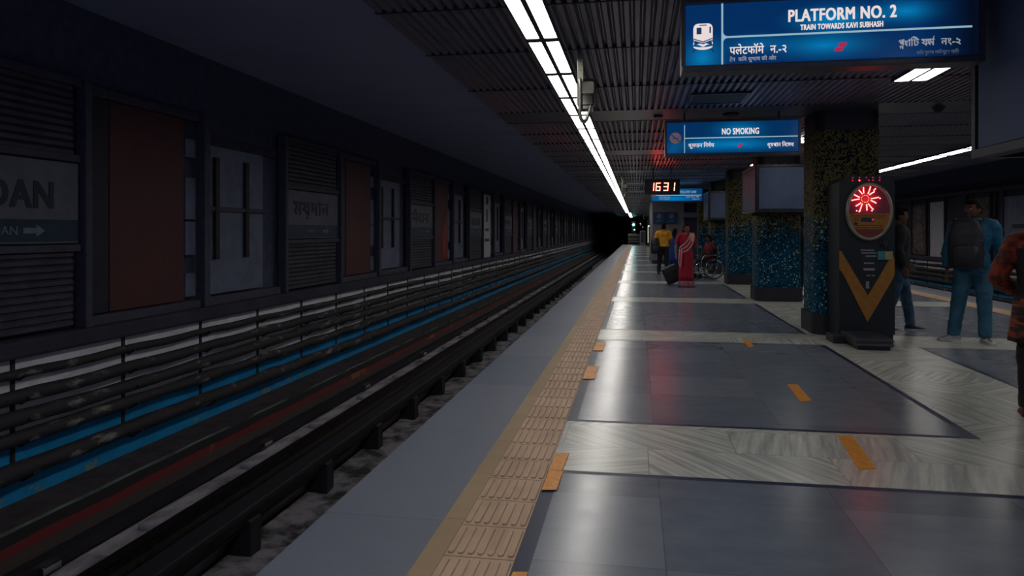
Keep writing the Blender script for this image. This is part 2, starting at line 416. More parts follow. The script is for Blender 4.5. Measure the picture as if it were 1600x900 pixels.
# tunnel floor, walls, soffits on both sides of the platform
def side_x(side): return (lambda x: x) if side == 0 else (lambda x: MIR-x)
WY0, WY1 = -4.0, 131.0
def bed_grid(side):
    X = side_x(side); mb = MB(); nx, ny = 14, 330; vs, fs = [], []
    for j in range(ny+1):
        t = j/ny; y = WY0+(WY1-WY0)*t**1.6
        for i in range(nx+1):
            x = -4.0+(4.0-1.45)*i/nx
            h = noise.noise((x*1.7, y*1.1, side*9))*.10+noise.noise((x*5, y*4, 3))*.05
            edge = min(1, max(0, (x+3.85)/.3))
            vs.append((X(x), y, -1.70+h*edge))
    for j in range(ny):
        for i in range(nx): a = j*(nx+1)+i; fs.append((a, a+1, a+nx+2, a+nx+1))
    return mb.add(vs, fs).build('ground' if side == 0 else 'ground_far', M['concrete'], smooth=True)
for side in (0, 1):
    X = side_x(side); nm = 'left' if side == 0 else 'right'
    struct(bed_grid(side))
    struct(MB().box(X(-5.3), X(-5.75), WY0, WY1, -1.8, .33).build('wall_'+nm, M['wall_paint']))
    struct(MB().box(X(-5.42), X(-5.9), WY0, WY1, .33, 3.7).build('wall_upper_'+nm, mat('grey blue upper wall '+nm, lin(82, 88, 112), .95)))
    lg = MB(); lg.m(0).add([(X(-5.3),WY0,-.94),(X(-4.88),WY0,-.955),(X(-4.88),WY1,-.955),(X(-5.3),WY1,-.94)], [(0,1,2,3)])
    lg.m(1).add([(X(-4.88),WY0,-.955),(X(-4.88),WY1,-.955),(X(-4.84),WY1,-1.8),(X(-4.84),WY0,-1.8)], [(0,1,2,3)])
    o = struct(lg.build('trim_%d' % (3+side), [M['ledge_top'], M['ledge']]))
    # dark capping ledge under the advert bays
    struct(MB().bbox(X(-5.19), X(-5.62), WY0, WY1, .31, .47, .03).build('trim_%d' % (5+side), M['soot']))
    # concrete plinth with raised pads
    pm = MB(); pm.box(X(-4.84), X(-3.9), WY0, WY1, -1.75, -1.34); y = 1.0
    struct(pm.build('trim_%d' % (7+side), M['concrete_light']))
    struct(MB().box(X(-1.9), X(-5.9), WY0, WY1, 3.62, 3.8).build('ceiling_track_'+nm, M['ceil_dark']))
struct(MB().box(-1.45, MIR+1.45, Y1+.02, 131, -1.95, -1.7).build('ground_end', M['soot']))  # slab added past the platform end to keep world light out from below
# tunnel mouths at the end of the station
for side in (0, 1):
    X = side_x(side)
    mb = MB(); mb.box(X(-5.3), X(-4.6), 114, 116, -1.7, 3.6); mb.box(X(-4.6), X(-1.9), 114, 116, 2.3, 3.6)
    struct(mb.build('wall_tunnel_mouth_'+('left' if side == 0 else 'right'), M['soot']))
struct(MB().box(-5.9, MIR+5.9, 130, 130.3, -1.8, 3.8).build('wall_back', M['ceil_dark']))
struct(MB().box(-1.9, MIR+1.9, 114, 116, -1.75, 3.6).build('wall_end', M['soot']))

# ceiling over the platform: corrugated sheets running with the track, joints and flat bands across
CZ = 3.05
segs = [(-4, -2.6, 's'), (-2.6, -1.2, 's'), (-1.2, .2, 's'), (.2, 1.5, 's'), (1.5, 2.75, 's'), (2.75, 3.95, 's'), (3.95, 5.22, 's'), (5.22, 6.55, 's'), (6.55, 8.3, 's'), (8.3, 9.95, 's')]
y = 9.95
while y < 85:
    segs.append((y, y+.93, 'b')); a = y+.93; e = y+4.9
    for k in range(3): segs.append((a+(e-a)*k/3, a+(e-a)*(k+1)/3, 's'))
    y = e
cs, cb, cj = MB(), MB(), MB()
CX0, CX1 = -1.95, MIR+1.95
cb.box(CX0, CX1, -4, 131, 3.16, 3.66)
pitch = .08
for a, b, k in segs:
    if k == 'b': cb.box(CX0, CX1, a, b, CZ, CZ+.1); continue
    cj.box(CX0, CX1, a-.012, a+.012, CZ-.004, CZ+.1)
    x = CX0
    while x < CX1-.02:
        prof = [(x, CZ+.035), (x+.018, CZ), (x+.052, CZ), (x+.07, CZ+.035), (x+pitch, CZ+.035)]
        vs = [(p, a+.012, q) for p, q in prof]+[(p, b-.012, q) for p, q in prof]
        cs.add(vs, [(i, i+1, i+6, i+5) for i in range(4)]); x += pitch
struct(cs.build('ceiling', M['slat'])); struct(cb.build('ceiling_band', M['strip'])); struct(cj.build('ceiling_joint', M['joint']))

# ------------------------------------------------------------------ pillars
def rrect(x0, x1, y0, y1, r, n=6):
    P = []
    for cx, cy, a0 in ((x1-r, y1-r, 0), (x0+r, y1-r, 90), (x0+r, y0+r, 180), (x1-r, y0+r, 270)):
        for i in range(n+1):
            a = math.radians(a0+90*i/n); P.append((cx+r*math.cos(a), cy+r*math.sin(a)))
    return P
PILLARS = [4.08, 10.4, 15.2, 19.9, 24.6, 29.4]
PL = ['mosaic column carrying the big screen box next to the platform sign', 'mosaic column behind the weighing machine',
      'mosaic column with square screen, just past the weighing machine', 'mosaic column half hidden behind the screen column',
      'mosaic column with screen box, beside the wheelchair', 'last mosaic column by the kiosk, behind the wheelchair']
for i, (yp, l) in enumerate(zip(PILLARS, PL)):
    x0, x1 = 2.40, 3.25
    p = thing('pillar', l, 'column', (2.825, yp+.43, 0), 'mosaic columns along the middle of the platform'); p['kind'] = 'structure'
    MB().prism(rrect(x0, x1, yp, yp+.86, .16), .28, 2.78, 'z').build('mosaic_shaft', M['mosaic'], p)
    MB().prism(rrect(x0-.035, x1+.035, yp-.035, yp+.895, .17), 0, .28, 'z').build('skirting', M['black'], p)
    MB().prism(rrect(x0+.01, x1-.01, yp+.01, yp+.85, .15), 2.78, 3.1, 'z').build('collar', M['black'], p)  # dark top band: shade on the unlit upper column, put into the colour
    if i in (0, 2, 4):
        # lightbox of screens wrapped round the column, held on by hidden brackets
        l2 = ['big dark screen box up by the end of the platform sign', 'screen box with square grey screen above the weighing machine queue', 'small distant screen box above the wheelchair'][i//2]
        yc = {0: 4.53, 2: 15.52, 4: 24.9}[i]; hx, hy = .545, .89
        if i == 0: zz0, zz1 = 1.90, 3.03
        else: zz0, zz1 = 1.78, 2.70
        b = thing('screen_box', l2, 'screen', (2.825, yc, zz0), 'screen boxes round the columns')
        X0, X1, Ya, Yb = 2.825-hx, 2.825+hx, yc-hy, yc+hy
        mb = MB()
        for q in ((X0, X0+.1, Ya, Yb), (X1-.1, X1, Ya, Yb), (X0+.1, X1-.1, Ya, Ya+.1), (X0+.1, X1-.1, Yb-.1, Yb)): mb.box(*q, zz0, zz1)
        mb.build('case', M['tv_case'], b)
        rail = MB(); w = .05
        def ringf(f):                                     # raised bezel around one face
            f(0, 1, 0, w); f(0, 1, 1-w, 1); f(0, w*.6, w, 1-w); f(1-w*.6, 1, w, 1-w)
        ringf(lambda a0, a1, c0, c1: rail.box(X0-.02, X0, Ya+a0*(Yb-Ya), Ya+a1*(Yb-Ya), zz0+c0*(zz1-zz0), zz0+c1*(zz1-zz0)))
        ringf(lambda a0, a1, c0, c1: rail.box(X0+a0*(X1-X0), X0+a1*(X1-X0), Ya-.02, Ya, zz0+c0*(zz1-zz0), zz0+c1*(zz1-zz0)))
        rail.build('bezel', M['frame'], b)
        MB().bbox(X0+.05, X1-.05, Ya-.012, Ya+.01, zz0+.06, zz1-.06, .004).build('screen', M['tv'], b)
        MB().bbox(X0-.012, X0+.01, Ya+.08, Yb-.08, zz0+.06, zz1-.06, .004).build('screen', M['tv'], b)

# ------------------------------------------------------------------ ceiling lights
def make_fixture(label, group):
    t = thing('ceiling_light', label, 'light', (0, 0, CZ), group)
    hs = MB(); hs.box(-.14, .14, -.66, .66, -.012, .02)
    for q in ((-.145, -.13), (-.02, .02), (.13, .145)): hs.box(q[0], q[1], -.66, .66, -.032, -.01)
    hs.box(-.145, .145, -.666, -.615, -.034, -.01); hs.box(-.145, .145, .615, .666, -.034, -.01)
    hs.build('housing', M['black'], t, world=False)
    for sx in (-1, 1):
        MB().bbox(sx*.0745-.0545, sx*.0745+.0545, -.614, .614, -.028, -.012, .004).build('diffuser', M['diffuser'], t, world=False)
    return t
fx0 = make_fixture('x', 'twin lights in the long row above the near platform edge')
n_near = 0
LP = 1.335
ys = [1.4-LP*3+LP*k for k in range(67)]
first = True
vis = 0
for y in ys:
    if y > 84: break
    o = fx0 if first else copy_tree(fx0); first = False
    o.location = (-.785 if y < 64 else -.62, y, CZ if y < 64 else CZ+.0)
    o['group'] = 'twin lights in the long row above the near platform edge'
    if y < 4.0: o['label'] = 'twin light just overhead at the start of the long row above the near edge'
    else:
        vis += 1
        if vis <= 20: o['label'] = 'cream twin light, %s along the long row above the near edge' % ORD[vis-1]
        else: o['label'] = 'tiny cream twin light in the vanishing end of the near edge row'
first = True; vis = 0
for y in ys:
    if y < -1 or y > 70: continue
    o = copy_tree(fx0); o.location = (MIR+.785, y, CZ)
    o['group'] = 'twin lights in the row above the far platform edge'
    if 14.2 < y < 31:
        vis += 1; o['label'] = 'cream twin light, %s of the slanting row behind the mosaic column' % ORD[vis-1]
    elif y <= 14.2: o['label'] = 'twin light of the far edge row hidden behind the big screen box'
    else: o['label'] = 'twin light of the far edge row seen past the columns'
def small_fixture(y, label):
    t = thing('ceiling_light', label, 'light', (2.90, y, CZ), 'short twin lights between the columns')
    hs = MB(); hs.box(-.19, .19, -.33, .33, -.01, .02)
    for a, b in ((-.19, -.165), (-.014, .014), (.165, .19)): hs.box(a, b, -.33, .33, -.03, -.01)
    hs.build('housing', M['black'], t, world=False)
    for sx in (-1, 1): MB().bbox(sx*.089-.072, sx*.089+.072, -.31, .31, -.028, -.012, .004).build('diffuser', M['diffuser'], t, world=False)
small_fixture(8.09, 'short twin ceiling light below the right part of the platform sign')
small_fixture(13.6, 'short twin ceiling light between no smoking sign and mosaic column')
small_fixture(18.2, 'short twin ceiling light hidden over the screen column')
small_fixture(22.7, 'short twin ceiling light deep between the last mosaic columns')
small_fixture(1.6, 'short twin ceiling light behind the big screen box')

# ------------------------------------------------------------------ hanging signs
def glow_mat(name, cx, cz, blobs, deep, bright, dark_right=None, strength=1.0):
    """printed blue film lit from behind by separate tubes: brighter pools in front of each tube"""
    t = NT(name); v = t.new('NewGeometry').outputs['Position']
    tot = None
    for (bx, bz, rx, rz, amp) in blobs:
        mp = t.new('Mapping'); mp.inputs['Location'].default_value = (-bx/rx, 0, -bz/rz); mp.inputs['Scale'].default_value = (1/rx, 0.0, 1/rz)
        t.link(v, mp.inputs['Vector'])
        g = t.new('TexGradient', gradient_type='QUADRATIC_SPHERE'); t.link(mp.outputs[0], g.inputs[0])
        q = t.math('MULTIPLY', g.outputs['Fac'], amp); tot = q if tot is None else t.math('ADD', tot, q)
    c = t.mix(t.math('MINIMUM', tot, 1.0), deep, bright)
    if dark_right:
        sx = t.new('SeparateXYZ'); t.link(v, sx.inputs[0]); r = t.ramp(sx.outputs[0], *dark_right)
        c = t.mix(r, c, lin(3, 10, 26))
    t.base((.01, .03, .06, 1)); t.link(c, t.b.inputs['Emission Color']); t.b.inputs['Emission Strength'].default_value = strength
    t.b.inputs['Roughness'].default_value = .2
    return t.m
def sign_case(t, x0, x1, y, z0, z1, glow, depth=.14):
    MB().box(x0+.01, x1-.01, y, y+depth, z0+.02, z1-.01).build('light_box', [glow], t)
    fr = MB(); fr.bbox(x0-.02, x1+.02, y-.025, y+depth+.01, z0-.035, z0+.01, .008).bbox(x0-.02, x1+.02, y-.025, y+depth+.01, z1-.012, z1+.02, .006)
    fr.box(x0-.02, x0+.008, y-.02, y+depth+.01, z0, z1).box(x1-.008, x1+.02, y-.02, y+depth+.01, z0, z1)
    fr.build('frame', M['frame_light'], t)
    MB().box(x0+.0, x1-.0, y+depth-.02, y+depth+.012, z0, z1).build('back_plate', M['frame'], t)
    for hx in (x0+.25, x1-.25):
        MB().tube([(hx, y+depth/2, z1), (hx, y+depth/2, CZ+.02)], .012).build('hanger', M['frame'], t)
def ypl(Y): return lambda u, v, d: (u, Y-d, v)
def flat(items, x0, x1, z0, z1, Y, name, m, t, bold=0, depth=.002):
    return fit(glyphs(items, bold), x0, x1, z0, z1, ypl(Y), depth).build(name, m, t)
def metro_mark(x0, x1, z0, z1, Y, t, m):
    """two slanted interlocking blocks"""
    w, h = x1-x0, z1-z0; q = MB()
    P = lambda a, b: (x0+a*w, z0+b*h)
    q.prism([P(.38, 1), P(1, 1), P(.92, .62), P(.72, .52), P(.70, .40), P(.30, .52)], Y-.002, Y)
    q.prism([P(0, 0), P(.62, 0), P(.70, .36), P(.36, .46), P(.08, .40)], Y-.002, Y)
    return q.build('emblem', m, t)

# -- the platform sign
SY = 5.05; x0, x1, z0, z1 = .318, 2.16, 2.515, 2.95
t = thing('platform_sign', 'blue lit hanging sign reading PLATFORM NO. 2', 'sign', (1.24, SY, 2.48))
g = glow_mat('platform sign film', 0, 0, [(1.28, 2.80, .42, .14, 1.0), (1.72, 2.83, .34, .12, .9), (1.22, 2.63, .48, .13, .85), (.44, 2.58, .22, .22, .85), (.80, 2.66, .35, .10, .4)],
             lin(0, 42, 92), lin(0, 128, 190), (1.78, 2.10))
sign_case(t, x0, x1, SY, z0, z1, g)
F = SY-.001
q = MB(); q.box(.562, .574, F-.002, F, 2.527, 2.938)
q.prism([(.574, 2.705), (x1-.05, 2.705), (x1-.05, 2.717), (.574, 2.717)], F-.002, F)
for s_ in (-1, 1):   # rounded corners where the divider leaves the upright
    arc = [(.574, 2.711+s_*.006)]+[(.574+.03*(1-math.cos(a)), 2.711+s_*(.006+.03*(1-math.sin(a)))) for a in [math.pi/2*k/6 for k in range(7)]]
    q.prism([(.574, 2.711+s_*.006)]+[(.574+.03-.03*math.cos(a), 2.711+s_*(.036-.03*math.sin(a))) for a in [math.pi/2*k/6 for k in range(7)]], F-.002, F)
q.build('divider_lines', M['txt_line'], t)
flat([('PLATFORM NO. 2', 0, 0, 1)], .992, 1.662, 2.792, 2.874, F, 'heading', M['txt_white'], t, .028)
flat([('TRAIN TOWARDS KAVI SUBHASH', 0, 0, 1)], 1.068, 1.580, 2.735, 2.772, F, 'subheading', M['txt_white'], t, .03)
flat([('पलेटफॉमे', 0, 0, 1), ('न.-२', 4.15, 0, 1)], .616, .981, 2.592, 2.662, F, 'heading', M['txt_white'], t, .012)
flat([('टेन  कवि सुभाष की ओर'.replace('वि', 'िव'), 0, 0, 1)], .616, .916, 2.536, 2.580, F, 'subheading', M['txt_mid'], t, .005)
flat([('প', 0, .12, .85), ('ল', .12, -.28, .55), ('য', .62, 0, .85, .6), ('া', 1.0, 0, 1), ('িট', 1.25, 0, 1), ('ফ', 2.35, 0, 1), ('ম', 3.05, 0, 1), ('/', 3.45, .55, .5, 1.6), ('নং-২', 4.35, 0, 1)], 1.673, 2.043, 2.582, 2.662, F, 'heading', M['txt_mid'], t, .008)
flat([('কিব সুভাষ অিভমুেখ গাড়ী', 0, 0, 1)], 1.781, 2.031, 2.536, 2.574, F, 'subheading', M['txt_dim'], t, 0)
metro_mark(1.28, 1.36, 2.588, 2.642, F, t, M['txt_red'])
# train pictogram
q = MB(); cx = .442
body = [(.378, 2.70), (.378, 2.775)]+[(.378+.03*(1-math.cos(a)), 2.775+.035*math.sin(a)) for a in (.5, 1.0, 1.57)]+[(.506-.03*(1-math.cos(a)), 2.775+.035*math.sin(a)) for a in (1.57, 1.0, .5)]+[(.506, 2.775), (.506, 2.70), (cx, 2.678)]
q.prism(body, F-.002, F)
q.prism([(.376, 2.668), (.395, 2.672), (.42, 2.664), (cx, 2.652), (.466, 2.664), (.49, 2.672), (.508, 2.668), (.502, 2.692), (cx, 2.668), (.382, 2.692)], F-.002, F)
q.prism([(.378, 2.656)]+[(cx-.064*math.cos(a), 2.656-.024*math.sin(a)) for a in (.3, .7, 1.2, 1.57, 1.94, 2.44, 2.84)]+[(.506, 2.656), (.47, 2.650), (.414, 2.650)], F-.002, F)
q.build('train_pictogram', M['txt_white'], t)
q = MB(); q.box(.400, .432, F-.004, F-.002, 2.738, 2.782); q.box(.484, .494, F-.004, F-.002, 2.744, 2.786); q.box(.418, .466, F-.004, F-.002, 2.795, 2.801)
q.prism([(.376, 2.712), (cx, 2.688), (.508, 2.712), (.508, 2.706), (cx, 2.681), (.376, 2.706)], F-.004, F-.002)
q.prism([(.384, 2.690), (.425, 2.676), (.395, 2.668), (.384, 2.670)], F-.004, F-.002); q.prism([(.500, 2.690), (.459, 2.676), (.489, 2.668), (.500, 2.670)], F-.004, F-.002)
q.prism([(.383, 2.638), (.397, 2.638), (.377, 2.612), (.366, 2.614)], F-.002, F); q.prism([(.487, 2.638), (.501, 2.638), (.520, 2.614), (.508, 2.612)], F-.002, F)
q.build('pictogram_detail', M['txt_blue'], t)

# -- no smoking sign
SY = 10.3; x0, x1, z0, z1 = .405, 2.165, 2.475, 2.925
t = thing('no_smoking_sign', 'blue lit hanging sign reading NO SMOKING', 'sign', (1.285, SY, 2.44))
g = glow_mat('no smoking film', 0, 0, [(1.38, 2.80, .52, .2, .9), (1.35, 2.60, .95, .15, 1.0), (.9, 2.6, .5, .15, .5), (.5, 2.55, .2, .2, .35)], lin(0, 44, 90), lin(0, 122, 184), None)
sign_case(t, x0, x1, SY, z0, z1, g); F = SY-.001
q = MB(); q.box(.648, .658, F-.002, F, 2.49, 2.88); q.box(.66, x1-.02, F-.002, F, 2.688, 2.702); q.build('divider_lines', M['txt_line'], t)
flat([('NO SMOKING', 0, 0, 1)], 1.154, 1.644, 2.735, 2.822, F, 'heading', M['txt_white'], t, .028)
flat([('ध', 0, 0, 1), ('ू', .72, 0, 1), ('मपान िनषेध', .72, 0, 1)], .708, 1.052, 2.548, 2.640, F, 'heading', M['txt_white'], t, .012)
flat([('ধ', 0, 0, 1), ('ূ', .62, 0, 1), ('মপান িনেষধ', .66, 0, 1)], 1.753, 2.095, 2.536, 2.630, F, 'heading', M['txt_white'], t, .01)
metro_mark(1.358, 1.43, 2.555, 2.61, F, t, M['txt_red'])
MB().disc((.53, 2.70), .078, .078, F-.002, F).build('no_smoking_disc', M['txt_brown'], t)
q = MB(); q.prism([(.468, 2.742), (.482, 2.752), (.592, 2.658), (.578, 2.648)], F-.005, F-.002); q.box(.488, .575, F-.004, F-.0025, 2.690, 2.704)
q.box(.572, .578, F-.004, F-.0025, 2.706, 2.735); q.build('cigarette_mark', M['txt_blue'], t)

# -- yellow line sign
SY = 26.5; x0, x1, z0, z1 = .51, 2.30, 2.48, 2.95
t = thing('safety_sign', 'small distant blue lit sign about the yellow line, behind the clock', 'sign', (1.4, SY, 2.45))
g = glow_mat('yellow line film', 0, 0, [(1.4, 2.83, 1.1, .25, .7), (1.3, 2.58, 1.3, .18, 1.0)], lin(0, 56, 110), lin(0, 124, 184), None)
sign_case(t, x0, x1, SY, z0, z1, g); F = SY-.002
MB().box(.66, x1-.03, F-.004, F, 2.690, 2.712).build('divider_lines', M['txt_line'], t)
flat([('DO NOT CROSS YELLOW LINE', 0, 0, 1)], .80, 2.09, 2.775, 2.865, F, 'heading', M['txt_mid'], t, .015)
flat([('पीली रेखा पार', 0, 0, 1)], .78, 1.18, 2.60, 2.67, F, 'heading', M['txt_mid'], t, .01)
flat([('न करें कृपया', 0, 0, 1)], .78, 1.15, 2.53, 2.585, F, 'subheading', M['txt_mid'], t, .0)
flat([('হলুদ রেখা পার', 0, 0, 1)], 1.72, 2.20, 2.60, 2.67, F, 'heading', M['txt_mid'], t, .01)
flat([('হবেন না', 0, 0, 1)], 1.95, 2.20, 2.53, 2.585, F, 'subheading', M['txt_mid'], t, 0)
MB().disc((.59, 2.71), .07, .07, F-.004, F).build('round_mark', M['txt_brown'], t)

# -- clock
t = thing('digital_clock', 'black hanging clock with red digits 16 31', 'clock', (.64, 19.1, 2.37))
MB().bbox(.215, 1.08, 19.11, 19.30, 2.375, 2.745, .02).build('case', M['black'], t)
q = MB()
for a in ((.20, 1.095, 2.73, 2.755), (.20, 1.095, 2.365, 2.39)): q.box(a[0], a[1], 19.085, 19.31, a[2], a[3])
q.box(.20, .225, 19.085, 19.31, 2.39, 2.73); q.box(1.07, 1.095, 19.085, 19.31, 2.39, 2.73); q.build('bezel', M['black'], t)
for hx in (.42, .88): MB().tube([(hx, 19.2, 2.75), (hx, 19.2, CZ+.02)], .013).build('hanger', M['black'], t)
SEG = {'1': 'bc', '6': 'afedcg', '3': 'abgcd'}
def digit(ch, x, z, w, h, y):
    q = MB(); k = .026; sl = lambda px, pz: (px+(pz-z)*.07, pz)
    R = {'a': (x, x+w, z+h-k, z+h), 'g': (x, x+w, z+h/2-k/2, z+h/2+k/2), 'd': (x, x+w, z, z+k), 'f': (x, x+k, z+h/2, z+h), 'e': (x, x+k, z, z+h/2), 'b': (x+w-k, x+w, z+h/2, z+h), 'c': (x+w-k, x+w, z, z+h/2)}
    for s_ in SEG[ch]:
        a, b, c, d = R[s_]; e = .004
        q.prism([sl(a+e, c+e), sl(b-e, c+e), sl(b-e, d-e), sl(a+e, d-e)], y-.004, y)
    q.build('digit', M['digit'], t)
for ch, x in (('1', .315), ('6', .475), ('3', .675), ('1', .84)): digit(ch, x, 2.455, .125, .215, 19.108)

# ------------------------------------------------------------------ weighing machine in front of the column
MY = 9.80
t = thing('weighing_machine', 'dark coin weighing machine with red flashing disc and yellow V', 'weighing machine', (2.875, 10.0, 0))
arch = [(2.545, .10), (3.205, .10), (3.205, 1.98)]+[(3.205-.13+.13*math.cos(a), 1.98+.13*math.sin(a)) for a in (.4, .8, 1.2, 1.57)]+[(2.545+.13-.13*math.cos(a), 1.98+.13*math.sin(a)) for a in (1.57, 1.2, .8, .4)]+[(2.545, 1.98)]
MB().prism(arch, MY, 10.36, 'y').build('cabinet', M['navy'], t)
MB().box(2.56, 3.19, MY+.02, 10.34, 0, .10).build('plinth', M['black'], t)
DC = (2.896, 1.655); RX, RZ = .272, .358
q = MB()
for i in range(48):
    a, b = 2*math.pi*i/48, 2*math.pi*(i+1)/48
    def pt(r, an, y): return (DC[0]+(RX+r)*math.cos(an), y, DC[1]+(RZ+r)*math.sin(an))
    q.add([pt(-.02, a, MY-.05), pt(.008, a, MY-.04), pt(.012, a, MY), pt(-.02, b, MY-.05), pt(.008, b, MY-.04), pt(.012, b, MY), pt(-.03, a, MY-.03), pt(-.03, b, MY-.03)],
          [(0, 3, 4, 1), (1, 4, 5, 2), (6, 7, 3, 0)])
q.build('dial_rim', M['steel'], t, smooth=True)
zs = 1.628
a0 = math.asin((zs-DC[1])/RZ)
MB().disc(DC, RX-.02, RZ-.02, MY-.03, MY, 40, math.pi-a0, 2*math.pi+a0).build('dial_face', M['yellow'], t)
# red lens lit from the led cluster behind it
def lens():
    n = NT('lit red lens'); v = n.new('NewGeometry').outputs['Position']
    mp = n.new('Mapping'); mp.inputs['Location'].default_value = (-2.845/.24, 0, -1.80/.24); mp.inputs['Scale'].default_value = (1/.24, 0, 1/.24)
    n.link(v, mp.inputs['Vector']); g_ = n.new('TexGradient', gradient_type='QUADRATIC_SPHERE'); n.link(mp.outputs[0], g_.inputs[0])
    n.base(lin(90, 10, 22)); n.b.inputs['Emission Color'].default_value = (.9, .01, .04, 1); n.b.inputs['Roughness'].default_value = .15
    n.link(n.math('MULTIPLY_ADD', g_.outputs['Fac'], .75, .015), n.b.inputs['Emission Strength']); return n.m
MB().disc(DC, RX-.02, RZ-.02, MY-.028, MY, 40, a0, math.pi-a0).build('dial_lens', lens(), t)
LC = (2.845, 1.815)
for k in range(12):
    q = MB()
    a = 2*math.pi*k/12+.13; long = .135 if k % 2 else .155
    for j in range(6):
        r = .074+j*(long-.074)/5; da = (.10 if k % 2 else -.10)*(1-j/6)
        x, z = LC[0]+r*math.cos(a+da), LC[1]+r*1.05*math.sin(a+da)
        if ((x-DC[0])/(RX-.03))**2+((z-DC[1])/(RZ-.03))**2 < 1 and z > zs+.01: q.ell((x, MY-.033, z), (.0075, .005, .0075), 8, 5)
    q.build('led_ray', M['led_hot'], t)
q = MB()
for x, z in ((2.745, 1.665), (2.775, 1.655), (2.925, 1.665), (3.02, 1.82), (2.95, 1.925), (2.965, 1.94)): q.ell((x, MY-.033, z), (.008, .005, .008), 8, 5)
q.build('stray_led', M['led_hot'], t)
q = MB()
for k in range(14):
    a = 2*math.pi*k/14; q.ell((LC[0]+.045*math.cos(a), MY-.033, LC[1]+.045*math.sin(a)), (.005, .004, .005), 8, 5)
q.build('led_ring', M['led_amber'], t)
q = MB(); q2 = MB()
for i, x in enumerate((2.705, 2.785, 2.868, 2.945, 3.025)):
    q.ell((x, MY-.004, 2.085), (.009, .006, .009), 8, 5); (q2 if i in (1,) else q).ell((x+(.03 if i == 2 else 0), MY-.004, 2.05), (.010, .006, .010), 8, 5)
q.build('top_led_row', M['led_dim'], t); q2.build('top_led_row', M['led'], t)
MB().box(2.80, 2.95, MY-.036, MY-.02, 1.525, 1.575).build('weight_display', M['blackgloss'], t)
MB().ell((2.935, MY-.037, 1.552), (.014, .005, .014)).build('display_led', M['led_dim'], t)
q = MB()
for z, a, b in ((1.60, 2.68, 3.09), (1.575, 2.70, 2.78), (1.575, 2.98, 3.07), (1.545, 2.70, 2.775), (1.48, 2.74, 3.06), (1.45, 2.73, 3.05), (1.42, 2.76, 3.02)): q.box(a, b, MY-.0325, MY-.029, z-.006, z+.006)
MBp = q.build('dial_print', mat('brown dial print', lin(110, 66, 30), .6), t)
MB().disc((2.735, 1.50), .022, .022, MY-.0325, MY-.029, 16).build('dial_knob', M['iron'], t)
a1 = 2.62
MB().disc(DC, RX-.03, RZ-.03, MY-.0318, MY-.028, 24, math.pi+.75, 2*math.pi-.75).build('dial_foot_band', mat('rust dial band', lin(120, 44, 30), .5), t)
V = [(2.545, 1.155), (2.565, 1.155), (2.884, .589), (3.175, 1.12), (3.198, 1.05), (3.198, .86), (3.18, .81), (2.878, .252), (2.60, .84), (2.545, .92)]
MB().prism(V, MY-.012, MY, 'y').build('yellow_chevron', M['yellow'], t)
q = MB(); q.bbox(2.995, 3.175, MY-.02, MY, 1.045, 1.155, .004); q.build('plate', mat('teal side of plate', lin(60, 130, 150), .5), t)
MB().box(3.085, 3.172, MY-.023, MY-.019, 1.05, 1.15).build('plate_sticker', mat('cream sticker', lin(160, 156, 100), .5), t)
q = MB(); q.tube([(3.05, MY-.03, 1.16), (3.05, MY-.03, 1.26), (3.09, MY-.03, 1.29), (3.13, MY-.03, 1.26), (3.13, MY-.03, 1.16)], .006); q.ell((3.09, MY-.02, 1.24), (.03, .02, .05)); q.bbox(3.01, 3.04, MY-.02, MY, 1.24, 1.28, .004)
q.tube([(3.075, MY-.03, 1.29), (3.075, MY-.03, 1.33)], .006).tube([(3.105, MY-.03, 1.29), (3.105, MY-.03, 1.33)], .006)
q.build('padlock_hasp', M['frame'], t)
q = MB()
for z, a, b in ((1.165, 2.80, 2.96), (1.13, 2.81, 2.99), (1.09, 2.86, 2.99), (1.00, 2.84, 2.96), (.93, 2.83, 2.97), (.915, 2.84, 2.96), (.845, 2.87, 2.91), (.845, 2.93, 2.97)): MB().box(a, b, MY-.006, MY, z-.008, z+.008).build('coin_notice', M['label'], t)
MB().bbox(2.86, 2.90, MY-.012, MY, .68, .77, .005).build('coin_slot', M['label'], t)
# foot platform
q = MB(); q.bbox(2.555, 2.965, 9.10, 9.80, .045, .14, .012)
for j in range(7): q.box(2.59, 2.93, 9.16+j*.09, 9.19+j*.09, .138, .148)
q.build('foot_plate', mat('worn black tread', lin(50, 50, 58), .45), t)
MB().box(2.58, 2.94, 9.14, 9.80, .0, .045).build('plate_base', M['black'], t)
q = MB(); q.box(2.55, 2.97, 9.092, 9.102, .06, .075); q.box(2.55, 2.97, 9.092, 9.102, .115, .125); q.build('plate_trim', M['frame_light'], t)
MB().bbox(2.42, 2.56, 9.6, 9.95, 0, .10, .01).build('cable_box', M['black'], t)

